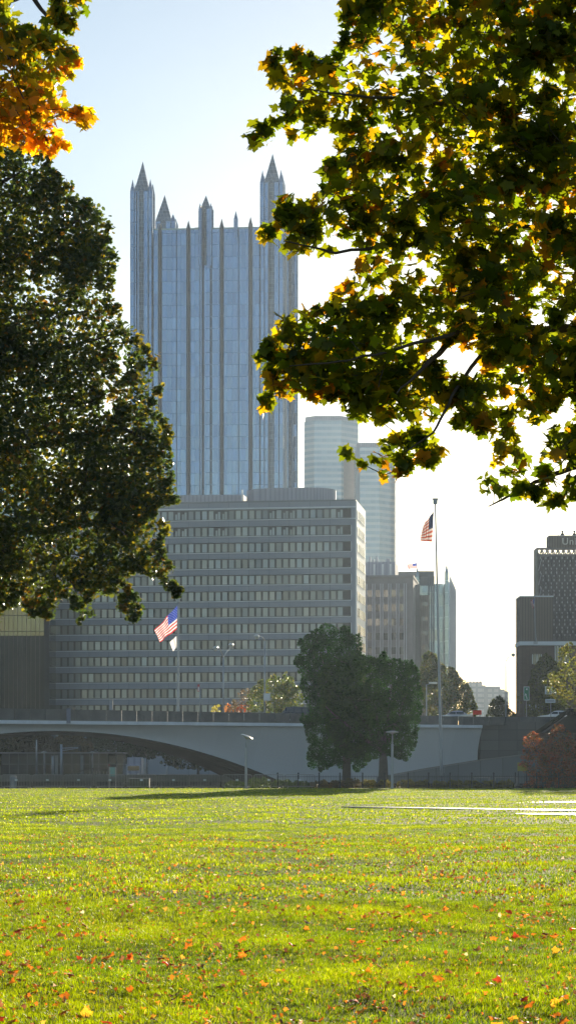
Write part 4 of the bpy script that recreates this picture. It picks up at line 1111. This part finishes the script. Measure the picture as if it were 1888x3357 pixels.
# distant masonry block
Yd=1500; r=empty('distant_building',(XP(1600,Yd),Yd,0),0,'hazy stepped masonry building at the end of the sky gap','building')
for i,(xa,xb,yt) in enumerate(((1535,1580,2236),(1577,1592,2246),(1592,1642,2249),(1642,1658,2258),(1658,1672,2264))):
    MB().box(XP(xa,Yd),XP(xb,Yd)-.003,Yd+i*3,Yd+40,-1,ZP(yt,Yd)).build('wing',M_far,r,world=True)
mb=MB()
for xa in (1539,1550,1561,1572): mb.box(XP(xa,Yd),XP(xa+5,Yd),Yd+1,Yd+4,ZP(2236,Yd)+.003,ZP(2233,Yd))
mb.build('roof_parapet',M_far,r,world=True)

#=================================================================== BROWN LATTICE TOWER AT RIGHT
Yu=400; us=empty('lattice_tower',(XP(1757,Yu),Yu,0),0,'brown lattice clad tower at the right edge with large roof letters','building')
xA,xB=XP(1757,Yu),XP(2130,Yu); zT=ZP(1800,Yu)
MB().box(xA+.4,xB,Yu+.6,Yu+8,-1,zT-.9).build('core_wall',M_lat,us,world=True)
tri=MB(); tri.cur=1; pitch=17.7*Yu/F; row=24.2*Yu/F
ri=0; z=zT-1.9
lat=tri
while z>ZP(2098,Yu):
    off=(ri%2)*pitch/2; x=xA+.75+off
    while x<xB-.5:
        tri.prism([(x-.10,Yu+.0),(x+.10,Yu+.0),(x,Yu+.1)],z-.01,z+.01)
        s_=.13
        tri.quad((x-s_,Yu-.02,z+.10),(x+s_,Yu-.02,z+.10),(x+.03,Yu-.02,z+.52),(x-.03,Yu-.02,z+.52))
        x2=x+pitch/2
        if x2<xB-.5: tri.quad((x2-.03,Yu-.02,z-.62),(x2+.03,Yu-.02,z-.62),(x2+s_,Yu-.02,z-.22),(x2-s_,Yu-.02,z-.22))
        x+=pitch
    z-=row; ri+=1
# diagonal steel lattice
tri.cur=0; H_=zT-ZP(2100,Yu); Wd=xB-xA
k=-H_
step=pitch
slope=row*2/pitch
xx=xA-H_/slope
lat_l=[]
while xx<xB:
    for sg_ in (1,-1):
        # line going up-right or up-left
        if sg_==1: p0=(xx,zT-H_); p1=(xx+H_/slope,zT)
        else: p0=(xx+H_/slope,zT-H_); p1=(xx,zT)
        def clip(p0,p1):
            (a,b),(c,d)=p0,p1; ts=[0,1]
            if a==c: return None
            t0=(xA-a)/(c-a); t1=(xB-a)/(c-a); lo,hi=min(t0,t1),max(t0,t1); lo=max(0,lo); hi=min(1,hi)
            if lo>=hi: return None
            return (a+(c-a)*lo,b+(d-b)*lo),(a+(c-a)*hi,b+(d-b)*hi)
        q=clip(p0,p1)
        if q: lat.tube([(q[0][0],Yu+.25,q[0][1]),(q[1][0],Yu+.25,q[1][1])],.12,4)
    xx+=step
lat.build('diagonal_lattice',[M_lat,M_latp],us,world=True)
mb=MB()   # scalloped crown: top rail on angled stubs
mb.box(xA,xB,Yu-.1,Yu+.5,zT-.12,zT+.25)
for i in range(22):
    x=xA+.3+i*pitch
    mb.quad((x-.28,Yu+.2,zT-.12),(x-.10,Yu+.2,zT-.12),(x+.32,Yu+.2,zT-1.0),(x+.02,Yu+.2,zT-1.0)); 
    mb.quad((x+1.0-.22,Yu+.19,zT-.12),(x+1.0,Yu+.19,zT-.12),(x+1.0-.30,Yu+.19,zT-1.0),(x+.62,Yu+.19,zT-1.0))
mb.box(xA,xB,Yu-.05,Yu+.55,zT-1.4,zT-.95)
mb.build('scalloped_crown',M_lat,us,world=True)
mb=MB(); mb.box(xA-.05,xA+.38,Yu,Yu+4,-1,zT+.2); mb.build('corner_band',mat('olive_grey',(.17,.16,.14),.6),us,world=True)
mb=MB()
for i in range(8):
    z=zT-1.8-i*row*1.95; mb.tube([(xA+.4,Yu-.06,z-2.2),(xA+.95,Yu-.06,z)],.05,4)
mb.build('edge_brace',M_latp,us,world=True)
x0=XP(1800,Yu); MB().box(x0,xB-3,Yu+1,Yu+5,zT+.253,ZP(1755,Yu)).build('sign_box',M_brownl,us,world=True)
MB().box(x0-.05,xB-3,Yu+.92,Yu+5,ZP(1755,Yu)+.003,ZP(1753,Yu)).build('sign_box_cap',M_fin,us,world=True)
text_mesh('Uni',1.78,.12,mat('pale_letters',(.60,.55,.50),.5),(XP(1842,Yu),Yu+.86,ZP(1783.5,Yu)),us,'roof_lettering',spacing=1.12)
for q in (1842,1881):
    x=XP(q,Yu+4); z=ZP(1755,Yu+4); MB().lathe((x,Yu+4,z),[(.38,0),(.30,.35),(.14,.4),(.12,.6),(.22,.62),(.22,.85),(.05,.9)],10).build('roof_beacon',M_dark,us,world=True)
x=XP(1830,Yu+4); z=ZP(1755,Yu+4); MB().tube([(x,Yu+4,z),(x,Yu+4,z+.55)],.05,5).build('roof_rod',M_dark,us,world=True)

sbk=empty('brown_slab_block',(XP(1703,396),392,0),0,'plain brown ribbed block with white belt before the lattice tower','building')
Y9=392; xa,xb=XP(1703,Y9),XP(1811,Y9)
MB().box(xa,xb,Y9,Y9+7,ZP(2103,Y9),ZP(1957,Y9)).build('ribbed_wall',M_brownl,sbk,world=True)
MB().box(xa-.05,xb+.08,Y9-.08,Y9+7.1,ZP(1957,Y9)+.003,ZP(1953,Y9)).build('coping',M_white,sbk,world=True)
xe=XP(2200,Y9)
MB().box(xa-.15,xe,Y9-.5,Y9+7.3,ZP(2116,Y9),ZP(2103,Y9)-.003).build('white_belt',M_white,sbk,world=True)
MB().box(xa,xe,Y9,Y9+7,-1,ZP(2116,Y9)-.003).build('brick_base',M_brown,sbk,world=True)
for (q0,q1,y0,y1) in ((1744,1773,2145,2177),(1818,1836,2118,2172),(1840,1860,2140,2172),(1755,1775,2310,2340),(1735,1748,2310,2340)):
    f=MB(); f.box(XP(q0,Y9),XP(q1,Y9),Y9-.05,Y9-.003,ZP(y1,Y9),ZP(y0,Y9)); w_=f.build('window',M_cglass,sbk,world=True)
    f=MB(); x0,x1=XP(q0,Y9),XP(q1,Y9); 
    for x in (x0,(x0+x1)/2,x1): f.box(x-.06,x+.06,Y9-.12,Y9-.052,ZP(y1,Y9),ZP(y0,Y9))
    o=f.build('frame',M_white,w_); o.location=-Vector(sbk.location)
flg=empty('wall_flagpole',(XP(1752,388),388,ZP(2103,388)),0,'thin flagpole standing in front of the brown ribbed wall','flagpole')
x=XP(1752,388); MB().tube([(x+.15,388,ZP(2103,388)),(x,388,ZP(2040,388)),(x-.1,388,ZP(1950,388))],[.16,.08,.05],8).build('pole',M_pole,flg,world=True,smooth=True)
MB().lathe((x-.1,388,ZP(1950,388)),[(.04,0),(.12,.08),(.04,.2)],8).build('finial',M_pole,flg,world=True)
MB().box(x-.25,x+.45,387.7,388.3,ZP(2103,388)-.45,ZP(2103,388)).build('bracket',M_pole,flg,world=True)
us_flag('small limp flag before the brown ribbed wall at right',(1751,1962),(1752,1992),(1738,1970),(1743,1994),388,.12,1.5,.2,[C_red,C_white,C_blue],ydir=.2,stars=False)

# small dark-roofed house at right behind the reddish shrub
Yh=186; hs=empty('brick_cottage',(XP(1862,Yh),Yh,0),0,'small dark roofed cottage half hidden behind the reddish shrub','building')
xr_=XP(1872,Yh); zr=ZP(2332,Yh); xl_=XP(1772,Yh); zl=ZP(2402,Yh); xr2=2*xr_-xl_
MB().box(xl_+.35,xr2-.35,Yh+.3,Yh+5,-.1,zl).build('wall',M_brown,hs,world=True)
mb=MB(); th=Vector((0,0,.14))
for s0,s1 in (((xl_,zl),(xr_,zr)),((xr_,zr),(xr2,zl))):
    a=Vector((s0[0],Yh,s0[1])); b_=Vector((s1[0],Yh,s1[1])); d=Vector((0,5.4,0))
    mb.quad(a,b_,b_+th,a+th); mb.quad(a+th,b_+th,b_+th+d,a+th+d); mb.quad(b_,a,a+d,b_+d)
mb.build('roof',mat('dark_shingle',(.012,.011,.011),1,var=.3,scale=4,spec=0),hs,world=True)
mb=MB(); mb.tri((xl_+.35,Yh+.29,zl),(xr2-.35,Yh+.29,zl),(xr_,Yh+.29,zr-.1)); mb.build('gable',mat('dark_boards',(.025,.022,.02),.8,var=.3,scale=3),hs,world=True)
MB().lathe((xr_-.1,Yh+.5,zr),[(.35,-.3),(.35,.12),(.42,.16),(.42,.25),(.2,.3)],10).build('chimney_cap',M_dark,hs,world=True)
# yellow sign and white rail near it
Yq=200; r=empty('yellow_sign',(XP(1711,Yq),Yq,0),0,'plain yellow banner panel beside the reddish shrub','sign')
MB().box(XP(1695,Yq),XP(1728,Yq),Yq,Yq+.04,ZP(2528,Yq),ZP(2500,Yq)).build('panel',mat('dull_yellow',(.36,.30,.03),.6),r,world=True)
mb=MB(); 
for q in (1698,1725): mb.box(XP(q,Yq)-.03,XP(q,Yq)+.03,Yq+.043,Yq+.1,0,ZP(2500,Yq))
mb.build('stakes',M_dark,r,world=True)
for k,(q0,q1) in enumerate(((1550,1610),(1617,1702))):
    Yt=196; r=empty('picnic_bench',(XP(q0,Yt),Yt,0),0,('white topped slatted bench behind fence left of the second one','white topped slatted bench behind fence nearest the yellow banner')[k],'bench','pale benches behind the iron fence')
    L=XP(q1,Yt)-XP(q0,Yt)
    mb=MB()
    for i in range(int(L/.16)): mb.box(i*.16,i*.16+.11,0,.45,.78,.83)
    mb.build('slats',M_lampw,r)
    for x in (.15,L-.25): MB().box(x,x+.08,.05,.4,0,.779).build('leg',M_steel,r)

#=================================================================== TREES
GREEN=[(.040,.065,.010),(.065,.085,.012),(.10,.115,.014),(.20,.17,.015),(.35,.16,.015)]
# --- right maple, near
R_poly=D([(930,-160),(885,-60),(878,8),(838,40),(878,62),(838,112),(858,150),(802,152),(702,124),(640,150),(682,172),(652,245),(705,252),(690,300),(632,318),(606,345),(650,376),(700,332),(742,352),(782,352),(802,312),(852,322),(850,372),(812,430),(790,472),(797,520),(702,504),(660,530),(702,552),(654,602),(692,622),(680,658),(722,640),(745,657),(772,610),(820,662),(852,620),(902,590),(897,650),(852,720),(842,762),(762,782),(712,812),(702,862),(638,886),(650,912),(692,912),(648,970),(672,1036),(712,1002),(742,1032),(762,986),(832,1012),(862,992),(872,1042),(922,1062),(1000,1062),(1030,1082),(1002,1112),(882,1122),(858,1172),(962,1182),(992,1226),(1042,1162),(1112,1172),(1122,1142),(1068,1100),(1092,1062),(1132,1080),(1172,1072),(1232,1112),(1240,1152),(1168,1192),(1202,1262),(1220,1312),(1243,1290),(1243,1252),(1322,1242),(1382,1282),(1452,1272),(1530,1240),(1600,1160),(1680,980),(1700,500),(1660,-160)])
R_holes=[D(h) for h in ([(1052,900),(1098,872),(1150,862),(1222,882),(1232,900),(1205,945),(1160,932),(1110,912)],[(1095,1060),(1165,1075),(1170,1080),(1130,1085)],[(1385,30),(1449,60),(1440,95),(1395,70)],[(1120,985),(1140,990),(1125,1010)],[(1300,470),(1345,480),(1330,500)],[(1010,590),(1050,600),(1030,625)],[(1060,90),(1110,110),(1075,120)],[(1330,160),(1380,170),(1360,240),(1325,210)],[(1250,300),(1285,330),(1255,345)],[(1060,420),(1090,430),(1075,450)],[(900,300),(930,290),(920,325)],[(1395,820),(1430,800),(1440,850)],[(1290,820),(1330,800),(1330,850)],[(960,730),(1000,740),(975,760)],[(1180,640),(1210,650),(1190,680)],[(850,590),(900,585),(890,660),(855,680)],[(1400,1020),(1449,1000),(1449,1060),(1415,1060)],[(1250,1120),(1290,1110),(1280,1150)],[(1340,1090),(1380,1080),(1370,1120)],[(1395,560),(1420,590),(1400,600)],[(1180,1100),(1240,1110),(1240,1190),(1190,1190)],[(1290,1195),(1350,1180),(1370,1215),(1300,1225)])]
RL=[[(2560,1500),(2200,1180),(1888,1085),(1650,1078),(1500,1088),(1390,1200),(1300,1290)],
    [(2300,1250),(2000,900),(1750,750),(1450,700),(1150,690)],
    [(2450,1100),(2150,650),(1888,480),(1650,380),(1350,330),(1000,290)],
    [(2350,900),(2000,250),(1800,100),(1500,30),(1250,20)],
    [(1650,1078),(1560,1180),(1480,1300),(1420,1420),(1330,1480)],
    [(2250,1450),(1980,1500),(1800,1560),(1680,1620),(1600,1660)],
    [(1500,1088),(1350,1130),(1150,1180),(950,1200)],
    [(1600,720),(1350,800),(1100,830),(930,790)],[(1888,480),(1780,470),(1600,560),(1450,600)]]
RY=[(16.5,13.6),(16.5,14.5),(16.5,13.8),(16.6,14.8),(14.6,13.8),(15.8,14.2),(14.2,13.6),(14.5,14.0),(15.2,14.5)]
trunkx=XP(2560,16.5)
tree_from('maple_tree','near maple with dark and yellow green backlit leaves filling the upper right','tree',(trunkx,16.5,0),rag(R_poly,40,7,3),14.3,1.1,2000,6,.075,.088,maple_tpl(),
    [(.035,.060,.008),(.07,.10,.010),(.12,.15,.012),(.26,.20,.012),(.36,.14,.012)],(.26,.34,.26,.10,.04),M_leaf,RL,RY,[.07,.045,.05,.05,.018,.03,.015,.02,.02],[.004]*9,
    [(trunkx,16.5,-.1),(trunkx,16.5,1.5),(trunkx+.05,16.5,3.4),(trunkx-.15,16.6,5.5),(trunkx-.3,16.6,7.2)],[.32,.26,.22,.15,.06],11,holes=R_holes,twig=1600,twr=.0035,k=1.4,droop=(-1.35,.3),boughs=150,bs=.15,ufill=.42,
    extra=[(D([(900,-40),(1000,-330),(1200,-620),(1550,-820),(1950,-880),(2350,-700),(2600,-300),(2680,200),(2620,700),(2450,1050),(2200,1230),(1950,1180),(1690,1120),(1700,500),(1660,-40)]),16.2,2.6,1700),
           (D([(1600,-100),(1760,-250),(1950,-60),(2020,300),(1930,700),(1990,1000),(1800,1130),(1660,1060),(1600,700)]),14.9,1.9,900),
           (D([(1640,-40),(1900,-300),(2300,-100),(2400,500),(2200,1000),(1800,1100),(1640,700)]),18.2,1.6,500)])
# --- left orange maple, nearer top left
L_poly=D([(-500,-60),(0,-40),(32,18),(36,50),(62,62),(120,82),(150,98),(140,60),(142,28),(128,-40),(225,-40),(216,28),(190,50),(182,72),(174,90),(182,112),(163,116),(204,152),(182,182),(172,212),(150,262),(165,276),(232,290),(234,330),(200,324),(170,350),(175,384),(130,396),(100,384),(62,368),(20,356),(0,362),(-40,440),(-120,420),(-300,480),(-500,380)])
Lb=(XP(-560,21),21.,0)
tree_from('maple_tree','golden orange maple branch hanging in at the upper left corner','tree',Lb,L_poly,20,1.0,800,7,.10,.10,maple_tpl(),
    [(.10,.11,.012),(.24,.18,.015),(.42,.27,.02),(.44,.19,.015),(.40,.08,.015)],(.25,.28,.27,.16,.04),M_leaf,
    [[(-560,900),(-350,500),(-100,250),(0,265),(80,320),(150,360)],[(-450,700),(-300,200),(-60,110),(60,140),(170,170)],[(-200,150),(-20,20),(100,-20),(160,60),(200,20)],[(-100,250),(20,330),(120,400),(160,470)]],[(21,20),(21,20),(20.5,20),(20.5,20)],[.08,.08,.04,.03],[.008]*4,
    [(Lb[0],21,-.1),(Lb[0],21,2),(Lb[0]+.1,21,4.5),(Lb[0],21,7)],[.3,.25,.2,.1],12,twig=350,twr=.006,k=1.3,droop=(-1.35,.1),boughs=60,bs=.3,zcol=(ZP(120,20),ZP(400,20),[(.07,.10,.012),(.14,.16,.015),(.26,.20,.015)],(.5,.3,.2)),extra=[(D([(-60,-60),(-150,-420),(-500,-560),(-900,-400),(-1050,0),(-950,350),(-700,480),(-420,420),(-300,-40)]),20.8,1.8,600)])
# hanging red leaves at the left edge belong to it, low
# --- big dark tree at left
T_poly=D([(-520,500),(-300,330),(0,330),(60,362),(108,372),(132,424),(172,440),(182,484),(242,518),(292,552),(272,604),(302,650),(282,722),(300,800),(332,832),(382,872),(397,918),(372,950),(404,985),(382,1012),(432,1082),(442,1142),(422,1182),(450,1242),(430,1268),(392,1290),(442,1332),(402,1372),(434,1412),(452,1480),(440,1512),(382,1452),(332,1432),(312,1470),(362,1522),(350,1552),(310,1540),(298,1470),(242,1490),(232,1532),(202,1568),(184,1540),(190,1480),(142,1532),(100,1560),(42,1520),(0,1582),(-200,1560),(-420,1400),(-560,1000)])
T_h=[D(h) for h in ([(255,1000),(300,1020),(290,1050),(262,1035)],[(290,900),(330,930),(310,960)],[(60,700),(85,705),(75,720)],[(120,640),(160,650),(150,662)],[(100,480),(140,478),(135,500)],[(360,1095),(375,1100),(365,1130)],[(205,1290),(260,1280),(240,1310)],[(10,880),(50,890),(30,905)])]
Tb=(XP(-420,45),46.,0)
TL=[[(-420,1500),(-200,1300),(50,1200),(250,1130),(360,1100)],[(-420,1300),(-150,950),(60,850),(200,760),(260,720)],[(-420,1700),(-100,1680),(150,1740),(340,1700),(420,1760)],[(-400,1200),(-180,750),(0,600),(80,560)],[(-380,1600),(0,1480),(250,1440),(400,1400),(480,1440)],[(-150,950),(60,1010),(200,1030),(290,1020)],[(0,1700),(130,1800),(220,1880),(250,1940)]]
tree_from('broadleaf_tree','tall dark green tree with gold flecks filling the left side','tree',Tb,rag(T_poly,26,15,5),44,3.0,5600,17,.16,.12,lobed_tpl(),
    [(.034,.056,.032),(.042,.062,.022),(.085,.095,.018),(.22,.17,.02),(.26,.11,.02)],(.46,.29,.16,.07,.02),M_leafs,TL,[(46,43.5)]*7,[.16,.16,.14,.12,.12,.07,.06],[.012]*7,
    [(Tb[0],46,-.2),(Tb[0],46,4),(Tb[0]+.2,46,9),(Tb[0],46,13)],[.5,.42,.3,.12],13,holes=T_h,twig=1500,twr=.014,k=.9,droop=(-1.2,.7),jit=.22,boughs=300,bs=.36,ufill=.42)

# --- clipped twin trees in mid distance
def mid_tree(name,label,tpx,Y,poly,ncl,per,spread,ls,colors,w,seed,thick,z_top,material=None,tr=.32,group=None,cat='tree',base_z=0.0,twig=60,droop=(-1.0,.9),k=1.2,forks=3,jit=.2,tpl=None):
    bx=XP(tpx,Y); poly=rag(poly,max(10,(max(p[0] for p in poly)-min(p[0] for p in poly))*.07),max(2,(max(p[0] for p in poly)-min(p[0] for p in poly))*.022),seed)
    zt=z_top
    xs=[p[0] for p in poly]; ys=[p[1] for p in poly]
    lines=[]; 
    y_f=HY-(zt-CZ)*F/Y
    for i in range(forks):
        tx=min(xs)+(max(xs)-min(xs))*(i+.5+rnd.uniform(-.2,.2))/forks; ty=min(ys)+(max(ys)-min(ys))*rnd.uniform(.2,.5)
        lines.append([(tpx,y_f),(tpx*.55+tx*.45,y_f*.6+ty*.4),(tx,ty)])
    return tree_from(name,label,cat,(bx,Y,base_z),poly,Y,thick,ncl,per,spread,ls,tpl or diamond_tpl(),colors,w,material or M_leafd,lines,[(Y,Y+rnd.uniform(-1,1)) for _ in lines],[tr*.5]*forks,[.03]*forks,
        [(bx,Y,base_z-.1),(bx,Y,base_z+.3),(bx+.03,Y,(base_z+zt)/2),(bx,Y,zt)],[tr*1.25,tr,tr*.85,tr*.7],seed,group=group,twig=twig,twr=.03,k=k,droop=droop,jit=jit,bark=M_barkg)
DG=[(.012,.036,.009),(.020,.060,.010),(.034,.090,.012),(.060,.115,.014)]
mid_tree('clipped_tree','taller dark green tree with a ragged pointed top, left of the twin',1135,186,[(968,2110),(1000,2090),(1022,2072),(1050,2062),(1070,2045),(1095,2060),(1120,2062),(1135,2042),(1150,2075),(1185,2080),(1190,2120),(1178,2150),(1200,2200),(1220,2350),(1215,2460),(1196,2500),(1165,2530),(1150,2500),(1120,2520),(1085,2505),(1050,2530),(1020,2520),(1004,2500),(1012,2440),(1000,2390),(980,2360),(1010,2330),(990,2250),(975,2200),(962,2160),(990,2140)],
    2300,26,.16,.155,[(q[0]*.45,q[1]*.78,q[2]*.40) for q in DG],(.35,.35,.22,.08),21,2.2,ZP(2450,186),tr=.42,group='pair of dense trees by the iron fence',forks=4)
mid_tree('clipped_tree','broad rounded dark green tree with forked trunk behind level lamp',1255,181,[(1050,2230),(1068,2190),(1120,2160),(1180,2150),(1235,2160),(1250,2120),(1265,2150),(1300,2158),(1345,2165),(1372,2190),(1382,2260),(1380,2330),(1368,2400),(1352,2470),(1330,2500),(1290,2490),(1250,2470),(1215,2495),(1208,2515),(1190,2480),(1160,2490),(1120,2470),(1085,2420),(1060,2350),(1046,2280)],
    2600,26,.16,.155,[(q[0]*.65,q[1]*.95,q[2]*.35) for q in DG],(.25,.33,.28,.14),22,2.4,ZP(2462,181),tr=.45,group='pair of dense trees by the iron fence',forks=5)
YG=[(.035,.06,.012),(.06,.09,.015),(.10,.12,.02),(.18,.14,.03)]
mid_tree('round_tree','yellow green rounded tree behind the parapet beside the square board',900,285,[(815,2330),(818,2270),(840,2240),(870,2220),(895,2212),(925,2222),(940,2198),(955,2205),(965,2240),(985,2260),(995,2300),(990,2340)],
    260,22,.28,.30,YG,(.35,.35,.2,.1),23,2.5,8.0,M_leafs,base_z=6.5,tr=.25)
mid_tree('bare_shrub','brownish thin shrub left of the yellow green rounded tree',790,290,[(745,2335),(760,2300),(790,2270),(815,2255),(830,2290),(825,2335)],60,12,.3,.2,[(.12,.07,.05),(.08,.06,.04)],(.5,.5),24,1.5,8,M_leafs,base_z=6.5,tr=.1,cat='shrub')
for i,(q,lab,cc) in enumerate(((708,'small yellow flower bush above the parapet nearest the double lamp',(.40,.36,.05)),(748,'small orange bush above the parapet, middle one of three',(.5,.2,.05)),(790,'bright orange red bush above the parapet beside the brownish shrub',(.62,.13,.03)))):
    mid_tree('flower_bush',lab,q,268,[(q-15,2335),(q-13,2314),(q,2307 if i else 2312),(q+12,2312),(q+16,2335)],26,14,.14,.14,[cc,tuple(c*.7 for c in cc)],(.6,.4),30+i,.8,ZP(2325,268),M_leafs,base_z=6.7,tr=.05,cat='bush',group='colourful bushes along the parapet',forks=1,twig=5)
mid_tree('street_tree','large brown green tree between tall flagpole and sky gap',1440,310,[(1385,2345),(1380,2200),(1385,2150),(1410,2135),(1432,2160),(1460,2185),(1490,2200),(1512,2225),(1530,2238),(1545,2265),(1552,2300),(1566,2330),(1560,2350)],
    520,24,.34,.34,[(.030,.045,.012),(.045,.065,.015),(.08,.09,.02),(.13,.08,.02)],(.4,.3,.2,.1),25,3.5,9.5,M_leafs,base_z=6.5,tr=.3)
mid_tree('street_tree','small dark rounded tree in front of hazy distant building',1625,340,[(1597,2348),(1602,2320),(1615,2295),(1635,2283),(1655,2295),(1668,2325),(1690,2340),(1690,2350)],
    150,20,.3,.3,[(.03,.04,.015),(.05,.055,.02)],(.6,.4),26,2.2,8,M_leafs,base_z=6.5,tr=.2)
mid_tree('street_tree','slim bushy green tree hugging the brown brick base',1795,300,[(1715,2345),(1728,2260),(1740,2200),(1770,2160),(1790,2140),(1815,2165),(1830,2190),(1850,2230),(1855,2345)],
    330,22,.36,.32,[(.04,.05,.015),(.07,.075,.02),(.12,.11,.03)],(.5,.3,.2),27,3.,9.,M_leafs,base_z=6.5,tr=.25)
mid_tree('oak_tree','sunlit olive leafed tree cut by the right edge above cottage',2010,200,[(1775,2235),(1800,2205),(1835,2200),(1840,2150),(1838,2125),(1870,2105),(1900,2110),(2000,2060),(2150,2120),(2220,2300),(2180,2420),(1900,2400),(1872,2385),(1880,2350),(1850,2330),(1812,2315),(1830,2295),(1790,2285),(1800,2260)],
    700,20,.22,.22,[(.04,.055,.010),(.07,.085,.013),(.12,.12,.018),(.17,.13,.02)],(.3,.35,.25,.1),28,2.2,5.5,M_leafs,tr=.3,forks=6)
mid_tree('reddish_shrub','big red and green autumn shrub at the right end of fence',1810,180,[(1712,2590),(1720,2540),(1705,2510),(1715,2450),(1708,2430),(1740,2395),(1765,2400),(1790,2440),(1800,2410),(1822,2382),(1850,2380),(1880,2420),(1940,2400),(2000,2450),(2020,2590)],
    620,24,.16,.15,[(.30,.07,.05),(.17,.045,.03),(.08,.07,.02),(.04,.035,.012)],(.35,.25,.2,.2),29,1.9,1.0,M_leafs,tr=.12,cat='shrub',forks=5)
mid_tree('side_twigs','thin leafy twig poking out left of the brown brick base',1716,290,[(1690,2300),(1698,2280),(1712,2270),(1716,2290),(1705,2305)],14,10,.16,.2,[(.08,.07,.03),(.05,.05,.02)],(.5,.5),31,.8,ZP(2310,290),M_leafs,base_z=6.5,tr=.08,cat='tree',forks=1,twig=5)
# dark trees beyond the arch
for i,(a0,b0,yt,lab) in enumerate(((-200,60,2380,'dark olive tree at far left seen through the arch'),(40,190,2395,'dark brown leaved tree behind tallest mast under arch'),(170,300,2400,'brown gold tree behind the signal gantry under the arch'),(270,430,2400,'deep green tree behind the notice board under arch'),(400,560,2410,'dark tree above the white van under the arch'),(540,760,2440,'last dark tree at the right under the arch'))):
    cen=(a0+b0)/2
    cols=[[(.03,.035,.015),(.05,.04,.02)],[(.035,.028,.018),(.05,.035,.02)],[(.06,.042,.015),(.10,.06,.02)],[(.02,.035,.015),(.03,.05,.02)],[(.02,.03,.018),(.03,.04,.02)],[(.025,.03,.015),(.04,.04,.02)]][i]
    low=[2500,2515,2495,2500,2480,2520][i]
    mid_tree('underpass_tree',lab,cen,330+6*i,[(a0,low-10),(a0-8,yt+60),(a0+20,yt+15),(cen,yt-30),(b0-20,yt+10),(b0+8,yt+50),(b0,low-10),(cen+20,low+8),(cen-20,low)],330,20,.38,.38,cols,(.5,.5),40+i,3.5,4.0,M_leafd,tr=.25,group='dark trees beyond the arch',forks=3)
# shrubs/hedge clumps behind the iron fence
sp2=[(770,2572,60),(850,2560,70),(925,2566,60),(985,2568,55),(1045,2568,60),(1105,2566,50),(1155,2562,55),(1210,2566,50),(1262,2568,50),(1330,2566,55),(1385,2568,50),(1440,2570,45),(1490,2568,50),(1545,2568,50),(1600,2568,50),(1655,2568,50)]
names=['low green shrub spilling at the end of the barrier row, leftmost clump','low green mound shrub behind the second last barrier','green mound shrub behind the last barrier end','dull green clump at the start of the iron fence','green brown clump under the left clipped tree edge','brownish clump left of the left clipped trunk','reddish brown clump right of the left clipped trunk','olive clump between the two clipped trunks','olive clump right beside the forked trunk','yellow green clump right of the level lamp','yellow green clump half way from lamp to tall flagpole','yellow green clump just left of the tall flagpole','yellow green clump just right of the tall flagpole','yellow green clump in front of the left bench','yellow green clump between both pale benches','yellow green clump in front of the right bench']
for i,(q,yt,w_) in enumerate(sp2):
    yt-=7
    if i<4: cols=[(.035,.065,.015),(.06,.09,.02)]
    elif i<7: cols=[(.09,.055,.02),(.06,.06,.02)]
    else: cols=[(.17,.15,.02),(.11,.11,.02)]
    yy=179.5
    mid_tree('hedge_shrub',names[i],q,yy,[(q-w_/2-4,2588),(q-w_/2,yt+6),(q-w_/4,yt-4),(q,yt),(q+w_/4,yt-5),(q+w_/2,yt+6),(q+w_/2+4,2588)],150,18,.08,.11,cols,(.5,.5),60+i,.7,.3,M_leafs,tr=.03,cat='shrub',group='low shrubs along the fence',forks=2,twig=10,k=1.5)

#=================================================================== HAZE
hz=MB(); hz.box(-700,700,-60,1750,-1.5,215)
hm=bpy.data.materials.new('haze_air'); hm.use_nodes=True; ht=hm.node_tree; ht.nodes.clear()
ho=ht.nodes.new('ShaderNodeOutputMaterial'); pv=ht.nodes.new('ShaderNodeVolumePrincipled')
pv.inputs['Color'].default_value=(.66,.83,1,1); pv.inputs['Density'].default_value=.00008; pv.inputs['Anisotropy'].default_value=.45
ht.links.new(pv.outputs[0],ho.inputs['Volume'])
h=hz.build('haze',hm); tag(h,kind='stuff')

#=================================================================== CAMERA, LIGHT, WORLD
cam=bpy.data.cameras.new('camera'); co=bpy.data.objects.new('camera',cam); COL.objects.link(co)
co.location=(0,0,CZ); co.rotation_euler=(PI/2,0,0)
cam.sensor_fit='VERTICAL'; cam.sensor_height=36; cam.sensor_width=36; cam.lens=36*F/3357.; cam.shift_y=(HY-1678.5)/3357.
cam.clip_start=.1; cam.clip_end=12000
S.camera=co
AZ=math.atan2(2080-CX,F); EL=math.atan2((HY-1210),math.hypot(F,2080-CX))
sun=bpy.data.lights.new('sun','SUN'); sun.energy=4.6; sun.angle=math.radians(.53); sun.color=(1,.86,.66)
so=bpy.data.objects.new('sun',sun); COL.objects.link(so)
d=Vector((math.sin(AZ)*math.cos(EL),math.cos(AZ)*math.cos(EL),math.sin(EL)))
so.rotation_euler=d.to_track_quat('Z','Y').to_euler(); so.location=(50,100,80)
w=bpy.data.worlds.new('World'); S.world=w; w.use_nodes=True; wt=w.node_tree; bg=wt.nodes['Background']
sk=wt.nodes.new('ShaderNodeTexSky'); sk.sky_type='NISHITA'; sk.sun_disc=False; sk.sun_elevation=EL; sk.sun_rotation=AZ
sk.air_density=1.0; sk.dust_density=.32; sk.ozone_density=1.6; sk.altitude=200
wt.links.new(sk.outputs[0],bg.inputs[0]); bg.inputs[1].default_value=.058
S.view_settings.view_transform='Standard'; S.view_settings.look='None'; S.view_settings.gamma=1; S.view_settings.exposure=1.36
S.render.engine='CYCLES'
S.cycles.max_bounces=8; S.cycles.transmission_bounces=4; S.cycles.volume_bounces=0
